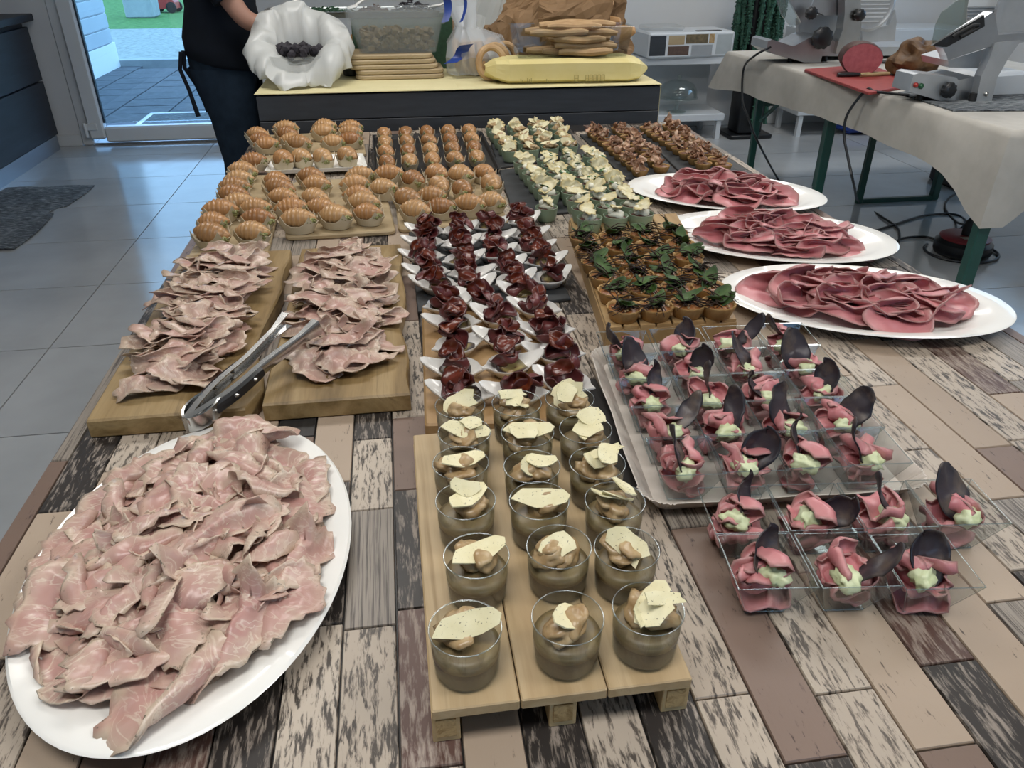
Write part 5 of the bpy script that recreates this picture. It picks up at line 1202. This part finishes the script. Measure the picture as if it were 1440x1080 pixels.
for y in (-.115, .115):
    b = MB(); b.blob((.05, y, .045), .05, 1, .05, 1, 3, 0, (2.7, .95, .9)); part('shoe', b, 'shoe', pr)
b = MB(); b.blob((-.005, 0, 1.69), .118, 2, .06, 2, 3, 0, (1.0, .86, 1.0)); b.blob((-.06, 0, 1.58), .075, 3, .06, 2, 3, 0, (.8, 1.0, 1.5)); part('hair', b, 'hair', pr)
for y in (-.032, .032):
    b = MB(); b.blob((.112, y, 1.655), .013, 0, 0, 1, 2); e = part('eye', b, 'eye', pr); b = MB(); b.blob((.122, y, 1.655), .0055, 0, 0, 1, 2); part('iris', b, 'iris', e)
    b = MB(); b.blob((.02, y*2.55, 1.64), .022, 0, 0, 1, 2, 0, (.7, .4, 1.3)); part('ear', b, 'skin', pr)
b = MB(); b.blob((.128, 0, 1.625), .016, 0, .1, 1, 2, 0, (1, .8, 1.5)); part('nose', b, 'skin', pr)
b = MB(); b.blob((.112, 0, 1.585), .017, 0, 0, 1, 2, 0, (.6, 1.4, .45)); part('mouth', b, 'lips', pr)
for k, (y, l) in enumerate(((-.15, .27), (-.11, .25))):
    b = MB(); b.tube([(-.155, y, .945), (-.172+.01*k, y, .88), (-.15+.03*k, y-.01, .80), (-.135+.035*k, y-.01, .70+.01*k)], [.009, .008, .008, .010], 7); part('tie_string', b, 'shirt', pr)
# ------------------------------------------------------------------ back of the room: shelf, cake dome, printed box, plant, bench
sh = thing('shelf_unit', 'low white shelf unit against the back wall behind the counter', 'shelf', (1.95, 5.95, 0))
for z in (.165, .565): boxpart('shelf', (0, 0, z), (1.05, .42, .05), 'white_lam', sh, .004)
for x in (-.49, .49):
    for y in (-.18, .18): boxpart('leg', (x, y, .0705), (.035, .035, .139), 'white_lam', sh)
boxpart('back_panel', (0, .2, .365), (1.05, .018, .348), 'white_lam', sh)
pbx = thing('printed_carton', 'carton printed with grey and tan photo panels on the white shelf unit', 'carton', (2.13, 5.88, .5905), (0, 0, .08))
b = MB(); b.box((0, 0, .085), (.66, .34, .17), 0, .012); part('carton_body', b, 'white_lam', pbx, False)
for (x0_, x1_, z0_, z1_, m_) in ((-.32, -.20, .02, .15, 'charcoal_panel'), (-.18, -.06, .09, .15, 'serving_wood'), (-.18, -.02, .02, .08, 'brown_herb'), (-.05, .12, .095, .155, 'crouton'), (.0, .16, .015, .085, 'alu'), (.13, .17, .095, .155, 'mushroom'), (.19, .31, .02, .15, 'concrete')): boxpart('photo_panel', ((x0_+x1_)/2, -.1705, (z0_+z1_)/2), (x1_-x0_, .002, z1_-z0_), m_, pbx)
b = MB(); b.slab(rrect(.20, .05, .02, 5, .14, -.12), .1705, .174); part('hand_hole', b, 'black_plastic', pbx); b = MB(); b.slab(rrect(.3, .22, .05, 5, -.16, .03), .1705, .20, .01); part('plastic_lid', b, 'milk_box', pbx)
cd = thing('cake_stand', 'glass cake stand with domed cover on the lower white shelf', 'cake stand', (2.13, 5.86, .1905))
b = MB(); b.lathe([(.001, 0), (.07, 0), (.072, .006), (.02, .018), (.014, .05), (.018, .085), (.15, .10), (.155, .107), (.15, .110), (.001, .108)], 36, caps=(False, False)); part('stand', b, 'glass', cd)
b = MB(); b.lathe([(.140, .112), (.145, .115), (.14, .16), (.115, .20), (.06, .225), (.012, .232), (.010, .24), (.018, .25), (.012, .263), (.001, .266)], 36, caps=(False, False)); part('dome', b, 'glass', cd)
pl = thing('trailing_plant', 'dark green trailing plant in a tall black planter beside the white shelf', 'plant', (2.70, 5.86, 0))
b = MB(); b.slab(rrect(.34, .3, .02, 3), 0, .03, .005); b.slab(rrect(.20, .20, .02, 3), .03, 1.12, .01); part('planter', b, 'black_pot', pl, angle=40)
rg = random.Random(4)
for k in range(34):
    a = rg.uniform(PI*.75, PI*2.25); r0 = .06; r1 = rg.uniform(.12, .19); zb = rg.choice((.10, .35, .42, .5, .5, .55, .6)); b = MB(); pts = []
    for t in np.linspace(0, 1, 26):
        r = r0+(r1-r0)*min(1, t*4); z_ = 1.12+.05*math.sin(min(1, t*4)*PI)-(1.12-zb)*max(0, t-.1)/.9; aa = a+.1*math.sin(t*6+k); pts.append((r*math.cos(aa), r*math.sin(aa), z_))
    b.tube(pts, [.010+.007*((i % 2)) for i in range(26)], 6)
    for i in range(2, 26):
        for q in range(3): aa = rg.uniform(0, 6.28); p = pts[i]; b.blob((p[0]+.014*math.cos(aa), p[1]+.014*math.sin(aa), p[2]+rg.uniform(-.01, .01)), .009, q, .3, 2, 0, 0, (1, 1, .7))
    part('trailing_stem', b, 'plant_green', pl)
bn = thing('low_bench', 'low white bench by the back wall behind the slicer table', 'bench', (3.75, 5.92, 0))
boxpart('seat', (0, 0, .185), (1.4, .4, .05), 'white_lam', bn, .004)
for x in (-.66, .66):
    for y in (-.17, .17): boxpart('leg', (x, y, .08), (.035, .035, .16), 'white_lam', bn)
b = MB(); b.blob((0, 0, .05), .1, 5, .4, 2, 3, 0, (1.6, 1, .5)); tag(part('blue_bag', b, 'bag_blue', None, loc=(3.6, 5.80, .0)), 'blue folded bag on the floor under the white bench', 'bag')
sb = thing('sideboard', 'white sideboard against the back wall behind the meat slicers', 'sideboard', (3.72, 6.0, .2105))
boxpart('body', (0, 0, .27), (1.3, .36, .54), 'white_lam', sb, .004)
for x in (-.325, .325): boxpart('door', (x, -.188, .27), (.64, .014, .52), 'white_lam', sb, .002)
# ------------------------------------------------------------------ slicer table
NL, FL, FR, NR = (2.13, 2.47), (1.985, 4.66), (3.30, 4.75), (3.40, 2.56); TZ = .76
st_ = thing('folding_table', 'folding table with dark green metal legs under the white cloth', 'table', (0, 0, 0))
cx_, cy_ = (NL[0]+FL[0]+FR[0]+NR[0])/4, (NL[1]+FL[1]+FR[1]+NR[1])/4
b = MB(); b.slab([(cx_+(p[0]-cx_)*.985, cy_+(p[1]-cy_)*.99) for p in (NL, NR, FR, FL)], TZ-.032, TZ-.002, .003); part('table_top', b, 'green_metal', st_, False)
LZ = TZ-.033
for (x, y, w) in ((2.15, 2.50, .052), (2.62, 2.50, .052), (2.10, 3.60, .045), (2.10, 4.40, .038), (2.56, 4.42, .038), (2.64, 4.06, .036), (3.12, 4.07, .045), (3.12, 2.7, .045)):
    boxpart('leg', (x, y, LZ/2), (w, w*.8, LZ), 'green_metal', st_, .004)
boxpart('foot_bar', (2.88, 4.065, .013), (.44, .026, .024), 'green_metal', st_); boxpart('cross_bar', (2.33, 4.41, .52), (.42, .026, .05), 'green_metal', st_)
b = MB(); b.tube([(2.10, 4.36, .42), (2.12, 3.95, LZ-.01)], .011, 6); part('brace', b, 'green_metal', st_)
tc = thing('tablecloth', 'off-white cloth draped over the slicer table', 'tablecloth', (0, 0, 0))
out = []; cor = (NL, NR, FR, FL)
for i in range(4):
    a, c = Vector(cor[i]), Vector(cor[(i+1) % 4]); m = 30
    for k in range(m): out.append(a.lerp(c, k/m))
n = len(out); rings = []
cen = Vector((cx_, cy_))
def outw(j, d_):
    e = out[(j+1) % n]-out[j-1]; nn = Vector((e.y, -e.x)).normalized(); return out[j]+nn*d_
near = lambda p, c, w: math.exp(-((p-Vector(c)).length/w)**2)
for (d_, z_, wv) in ((0, TZ+.001, 0), (.010, TZ-.002, 0), (.018, TZ-.014, .2), (.026, TZ-.08, .6), (.032, TZ-.175, 1), (.030, TZ-.175, 1), (.024, TZ-.08, .6), (.015, TZ-.014, .2), (.006, TZ-.0018, 0), (-.004, TZ-.0006, 0)):
    r = []
    for j in range(n):
        p = outw(j, d_+wv*(.012*math.sin(j*.55)+.008*math.sin(j*1.3+1)))
        low = (TZ-z_)/.175; extra = (.17*near(out[j], NL, .16)+.05*near(out[j], FL, .2)+.012*math.sin(j*.4))*max(0, low)
        q = p+(out[j]-cen).normalized()*(-.0+.10*near(out[j], FL, .15)*max(0, low)); r.append((q.x, q.y, z_-extra))
    rings.append(r)
vs = [p for r in rings for p in r]; fs = [tuple(range(n))]
for k in range(len(rings)-1): fs += [(k*n+j, k*n+(j+1) % n, (k+1)*n+(j+1) % n, (k+1)*n+j) for j in range(n)]
b = MB(); b.add(vs, fs); part('cloth_sheet', b, 'cloth', tc, True, 50)
CZ = TZ+.0015
rb_ = thing('red_board', 'red plastic cutting board under the halved roast beef', 'board', (0, 0, CZ)); b = MB(); b.slab(roundpoly(pxpoly([(1130, 97), (1222, 130), (1295, 117), (1222, 90)], CZ+.012), .02, 4), 0, .012, .002); part('board_slab', b, 'red_board', rb_)
RZ = CZ+.0125
p = at(1208, 107, RZ); jt = thing('beef_joint', 'halved roast beef joint with a pink cut face on the red board', 'roast', (p[0], p[1], RZ), (0, 0, -.35))
prof = [(.092*math.cos(a)*(1 if math.sin(a) > -.2 else .95), .072+.072*math.sin(a)) for a in np.linspace(-.95, PI+.95, 26)]
prof = [(x, max(z, 0)) for x, z in prof]; b = MB(); vs, fs = [], []; n = len(prof)
for y, k in ((0, .97), (.012, 1.0), (.06, 1.02), (.12, .98), (.16, .8), (.18, .4)):
    for (x, z) in prof: q = mnoise.noise_vector(Vector((x*20, y*20, z*20)))*.004*(y > .005); vs.append((x*k+q.x, y+q.y, max(z*(.6+.4*k)+q.z, 0)))
for k in range(5): fs += [(k*n+j, k*n+(j+1) % n, (k+1)*n+(j+1) % n, (k+1)*n+j) for j in range(n)]
fs.append(tuple(range(5*n, 6*n))); b.add(vs, fs); part('crust', b, 'beef_crust', jt)
b = MB(); b.prism([(x*.965, 0, z*.965+.002) for x, z in prof], (0, -.002, 0)); part('cut_face', b, 'beef_cut', jt, False)
p = at(1299, 118, CZ); b = MB(); b.blob((0, 0, .085), .092, 8, .5, 1.8, 4, 0, (1.0, 1.1, .95)); b.blob((-.05, .03, .06), .07, 3, .4, 2, 3); tag(part('roast_joint', b, 'roast_crust', None, loc=(p[0]+.05, p[1]+.16, CZ)), 'browned whole roast joint lying beside the slicer with the buttons', 'roast')
def knife(name, label, a, c, e, hm):
    k_ = thing(name, label, 'knife', tuple(a)); v = np.array(c)-np.array(a); b = MB(); b.tube([(0, 0, .008), tuple(v*.5+np.array([0, 0, .009])), tuple(v+np.array([0, 0, .008]))], [.010, .011, .008], 8); part('handle', b, hm, k_)
    w = np.array(e)-np.array(c); w /= 1; s_ = np.cross(w, [0, 0, 1]); s_ = s_/np.linalg.norm(s_)*.014; b = MB(); z = np.array([0, 0, .006]); b.prism([v+z-s_*.6, v+w*.8+z-s_*.6, v+w+z+s_*.4, v+w*.5+z+s_, v+z+s_], (0, 0, .0018)); part('blade', b, 'brushed', k_, False)
knife('kitchen_knife', 'kitchen knife with a pale wooden handle on the red board', at(1209, 108, RZ), at(1250, 106, RZ), at(1292, 104, RZ), 'knife_handle')
knife('kitchen_knife', 'knife with a black handle lying against the beef joint', at(1177, 108, RZ), at(1208, 107, RZ+.003), at(1218, 106.5, RZ+.003), 'black_plastic')
knife('kitchen_knife', 'black handled knife behind the red board', at(1262, 90, CZ), at(1236, 89, CZ), at(1205, 86, CZ), 'black_plastic')
# slicers: outlines at their own distance, with real thickness
def PX(pts, Y): return [atY(x, y, Y) for x, y in pts]
s1 = thing('meat_slicer', 'silver meat slicer with a big round black dial at the far end of the table', 'slicer', (0, 0, 0)); Y = 4.10
def sp(parent, name, pts, Y, dep, mat, sm=False):
    b = MB(); b.prism(PX(pts, Y), (0, dep, 0)); return part(name, b, mat, parent, sm, 30)
def knob(parent, name, x, y, Y, r, dep, mat='black_plastic', n=20, flute=.06):
    c = atY(x, y, Y); b = MB(); b.lathe([(r*.75, 0), (r, .006), (r, dep-.006), (r*.8, dep), (r*.5, dep+.004)], n*2, rad=lambda a, k: 1+flute*math.cos(n*.5*a)*(k in (1, 2))); return part(name, b, mat, parent, loc=tuple(c), rot=(PI/2, 0, 0))
def bez(p, n=6):
    o = []; 
    return p
base = sp(s1, 'base', [(1078, 69), (1080, 58), (1086, 55.5), (1115, 65), (1122, 62), (1138, 53), (1150, 49), (1165, 51), (1174, 58), (1177, 66), (1175, 78), (1156, 79), (1154, 88), (1131, 88), (1118, 84), (1088, 76)], Y, .20, 'brushed')
sp(s1, 'rear_base', [(1125, 62), (1210, 66), (1306, 66), (1306, 77), (1215, 79), (1160, 79), (1125, 80)], Y+.12, .26, 'alu')
sp(s1, 'upright', [(1188, -14), (1210, -14), (1211.5, 35), (1209, 56), (1206, 72), (1175, 76), (1179, 58), (1185, 42), (1188, 20)], Y-.03, .07, 'steel')
sp(s1, 'carriage_arm', [(1122, 26), (1180, 16), (1180, 60), (1124, 60)], Y+.16, .03, 'brushed')
sp(s1, 'motor_hood', [(1150, -14), (1190, -14), (1186, 22), (1160, 22), (1140, 12)], Y+.05, .12, 'brushed')
sp(s1, 'hopper', [(1091, -8), (1108, -8), (1126, 34), (1113, 38.5), (1100, 22)], Y+.02, .015, 'clear_edge'); sp(s1, 'hopper_plate', [(1106, -8), (1160, -8), (1150, 14), (1127, 32)], Y+.06, .02, 'brushed')
sp(s1, 'side_plate', [(1212, 42), (1250, 36), (1259, 14), (1261, 30), (1258, 57), (1213, 60)], Y+.08, .03, 'alu')
c = atY(1224, 6, Y+.06); b = MB(); b.lathe([(.125, 0), (.13, .004), (.13, .016), (.118, .022), (.105, .016), (.10, .016)], 40); bp = part('blade_cover', b, 'alu', s1, loc=tuple(c), rot=(PI/2, 0, 0))
for k in range(9):
    zz = -.08+.02*k; L = 2*math.sqrt(max(.0, .098**2-zz*zz)); boxpart('rib', (0, zz, .018), (L, .007, .006), 'white_lam', bp, .001)
knob(s1, 'dial', 1154, 53, Y-.002, .053, .035); knob(s1, 'lock_knob', 1139, 18, Y+.01, .030, .03); knob(s1, 'arm_knob', 1207, 21, Y-.035, .028, .03)
for x in (1095, 1145): c = at(x, 82, CZ); b = MB(); b.lathe([(.014, 0), (.016, .003), (.012, .04)], 14); part('foot', b, 'rubber', s1, loc=(c[0], 4.18, CZ))
for x in (2.55, 2.85): b = MB(); b.lathe([(.014, 0), (.016, .003), (.012, .05)], 14); part('foot', b, 'rubber', s1, loc=(x, 4.35, CZ))
s2 = thing('meat_slicer', 'silver meat slicer with red and green buttons and a tilted carriage', 'slicer', (0, 0, 0)); Y = 2.98
mtx = thing('slicer_mat', 'dark patterned rubber mat under the slicer with the buttons', 'mat', (0, 0, CZ)); b = MB(); q = [at(1262, 132, CZ)[:2], at(1340, 157, CZ)[:2], (3.2, 2.66), (3.2, 3.3), (2.35, 3.3)]; b.slab(q, 0, .006, .001); part('mat_sheet', b, 'rug', mtx, False)
cb2 = sp(s2, 'control_box', [(1285, 105), (1292, 103), (1345, 109), (1349, 114), (1342, 146), (1337, 146), (1278, 129), (1279, 125)], Y, .12, 'alu')
sp(s2, 'housing', [(1347, 113), (1371, 108), (1367, 140), (1353, 143), (1342, 147)], Y+.01, .22, 'brushed')
sp(s2, 'base_plate', [(1342, 148), (1402, 108), (1460, 104), (1460, 142), (1393, 149), (1345, 150)], Y+.10, .30, 'white_lam')
sp(s2, 'support_arm', [(1399, 61), (1409, 59), (1436, 57), (1418, 82), (1402, 110), (1398, 128), (1393, 149), (1371, 149), (1376, 126), (1380, 107), (1391, 84)], Y-.03, .04, 'alu')
sp(s2, 'carriage', [(1326, 68), (1328, 62), (1396, 17), (1399, 20), (1404, 49), (1460, 45), (1460, 54), (1406, 61), (1333, 85), (1331, 78)], Y-.02, .05, 'brushed')
sp(s2, 'carriage_tray', [(1333, 85), (1406, 62), (1378, 88), (1376, 96), (1335, 95)], Y+.05, .18, 'alu')
h2 = sp(s2, 'handle_plate', [(1311, 64), (1384, 21), (1385, 37), (1332, 66), (1325, 66)], Y-.035, .014, 'black_plastic')
b = MB(); b.tube([atY(x, y, Y-.06) for x, y in ((1340, 52), (1345, 48), (1368, 36), (1376, 35), (1376, 39), (1350, 52))], .007, 8); part('handle_bar', b, 'rubber', h2)
sp(s2, 'guard', [(1311, 63), (1316, 36), (1325, 17), (1345, 2), (1364, -8), (1360, 12), (1359, 32), (1335, 47)], Y-.01, .006, 'guard_green')
c = atY(1440, 10, Y+.20); b = MB(); b.lathe([(.13, 0), (.135, .006), (.135, .02), (.11, .022), (.108, .012), (.02, .012)], 44); part('blade', b, 'alu', s2, loc=tuple(c), rot=(PI/2, 0, 0))
wp = sp(s2, 'ribbed_plate', [(1362, -10), (1460, -10), (1460, 60), (1404, 48), (1396, 17), (1360, 28)], Y+.27, .02, 'white_lam')
for k in range(7): q = atY(1380, 10+5*k, Y+.265); boxpart('rib', (q[0], q[1], q[2]), (.13, .006, .006), 'alu', wp, .001)
knob(s2, 'dial', 1331, 126, Y-.001, .029, .03); knob(s2, 'stop_button', 1287, 119.5, Y-.001, .010, .008, 'red_button', 12, 0); knob(s2, 'start_button', 1294.5, 121, Y-.001, .011, .008, 'green_button', 12, 0); knob(s2, 'arm_screw', 1386, 132, Y-.03, .009, .006, 'steel', 12, 0)
for x, y in ((2.13, 3.02), (2.32, 2.96), (2.45, 3.1)):
    b = MB(); b.lathe([(.014, 0), (.016, .003), (.014, .03)], 14); part('foot', b, 'rubber', s2, loc=(x, y, CZ+.0062))
# ------------------------------------------------------------------ cables and reel
def cable(label, pts, r=.006):
    P = [Vector(p) for p in pts]; o = []
    for i in range(len(P)-1):
        p0, p1, p2, p3 = P[max(i-1, 0)], P[i], P[i+1], P[min(i+2, len(P)-1)]
        for k in range(8):
            t = k/8; o.append(.5*((2*p1)+(p2-p0)*t+(2*p0-5*p1+4*p2-p3)*t*t+(3*p1-p0-3*p2+p3)*t**3))
    o.append(P[-1]); b = MB(); b.tube([tuple(q) for q in o], r, 7); tag(part('power_cable', b, 'cable', None), label, 'cable')
F = lambda x, y: at(x, y, .007)
cable('black cable hanging from the slicer with the big dial to the floor', [atY(1084, 66, 4.10), atY(1062, 78, 4.12), atX(1046, 96, 1.955), atX(1044, 140, 1.94), atX(1052, 165, 1.96), atX(1066, 200, 1.99), F(1094, 252), F(1120, 290)])
cable('black cable looping from under the other slicer down to the reel', [at(1278, 134, CZ+.008), at(1232, 129, CZ+.008), (2.035, 3.26, CZ+.006), atX(1192, 160, 1.985), atX(1187, 190, 1.985), atX(1192, 220, 2.0), atX(1201, 260, 2.05), F(1208, 284), F(1240, 305), F(1263, 322), F(1262, 345), F(1250, 360)])
cable('black cable lying on the floor towards the reel', [F(1215, 330), F(1260, 315), F(1300, 303), F(1340, 301), F(1358, 310), at(1362, 322, .11)])
cable('black cable curling over the floor beside the reel', [F(1252, 345), F(1270, 335), F(1300, 333), F(1325, 337), F(1345, 325), at(1355, 318, .06)])
cable('black cable running from the dark case to the reel', [F(1352, 268), F(1333, 280), F(1330, 295), F(1345, 312), at(1358, 316, .10)])
c = at(1362, 362, 0); rl = thing('cable_reel', 'red and black cable reel with a plug on the floor under the table', 'cable reel', (c[0], c[1]+.06, 0))
b = MB(); b.lathe([(.10, 0), (.125, .006), (.13, .02), (.13, .06), (.11, .075)], 32); part('drum', b, 'black_plastic', rl)
b = MB(); b.lathe([(.11, .0755), (.115, .085), (.10, .092), (.03, .094)], 32); part('red_cover', b, 'reel_red', rl); boxpart('label_strip', (-.01, -.05, .0952), (.09, .035, .001), 'label_paper', rl)
b = MB(); b.lathe([(.022, .093), (.024, .13), (.016, .16), (.008, .175)], 16); part('plug', b, 'rubber', rl)
b = MB(); b.tube([(.17*math.cos(a), .15*math.sin(a), .008) for a in np.linspace(2.2, 7.4, 40)], .0065, 7); part('cable_loop', b, 'cable', rl)
c = at(1365, 268, 0); cs = thing('tool_case', 'flat black case on the floor beneath the slicer table', 'case', (c[0]+.15, c[1]+.15, 0)); b = MB(); b.slab(rrect(.5, .3, .04, 4), 0, .09, .012); part('case_body', b, 'black_plastic', cs); b = MB(); b.tube([(-.06, -.152, .05), (-.06, -.18, .05), (.06, -.18, .05), (.06, -.152, .05)], .008, 6); part('handle', b, 'rubber', cs)
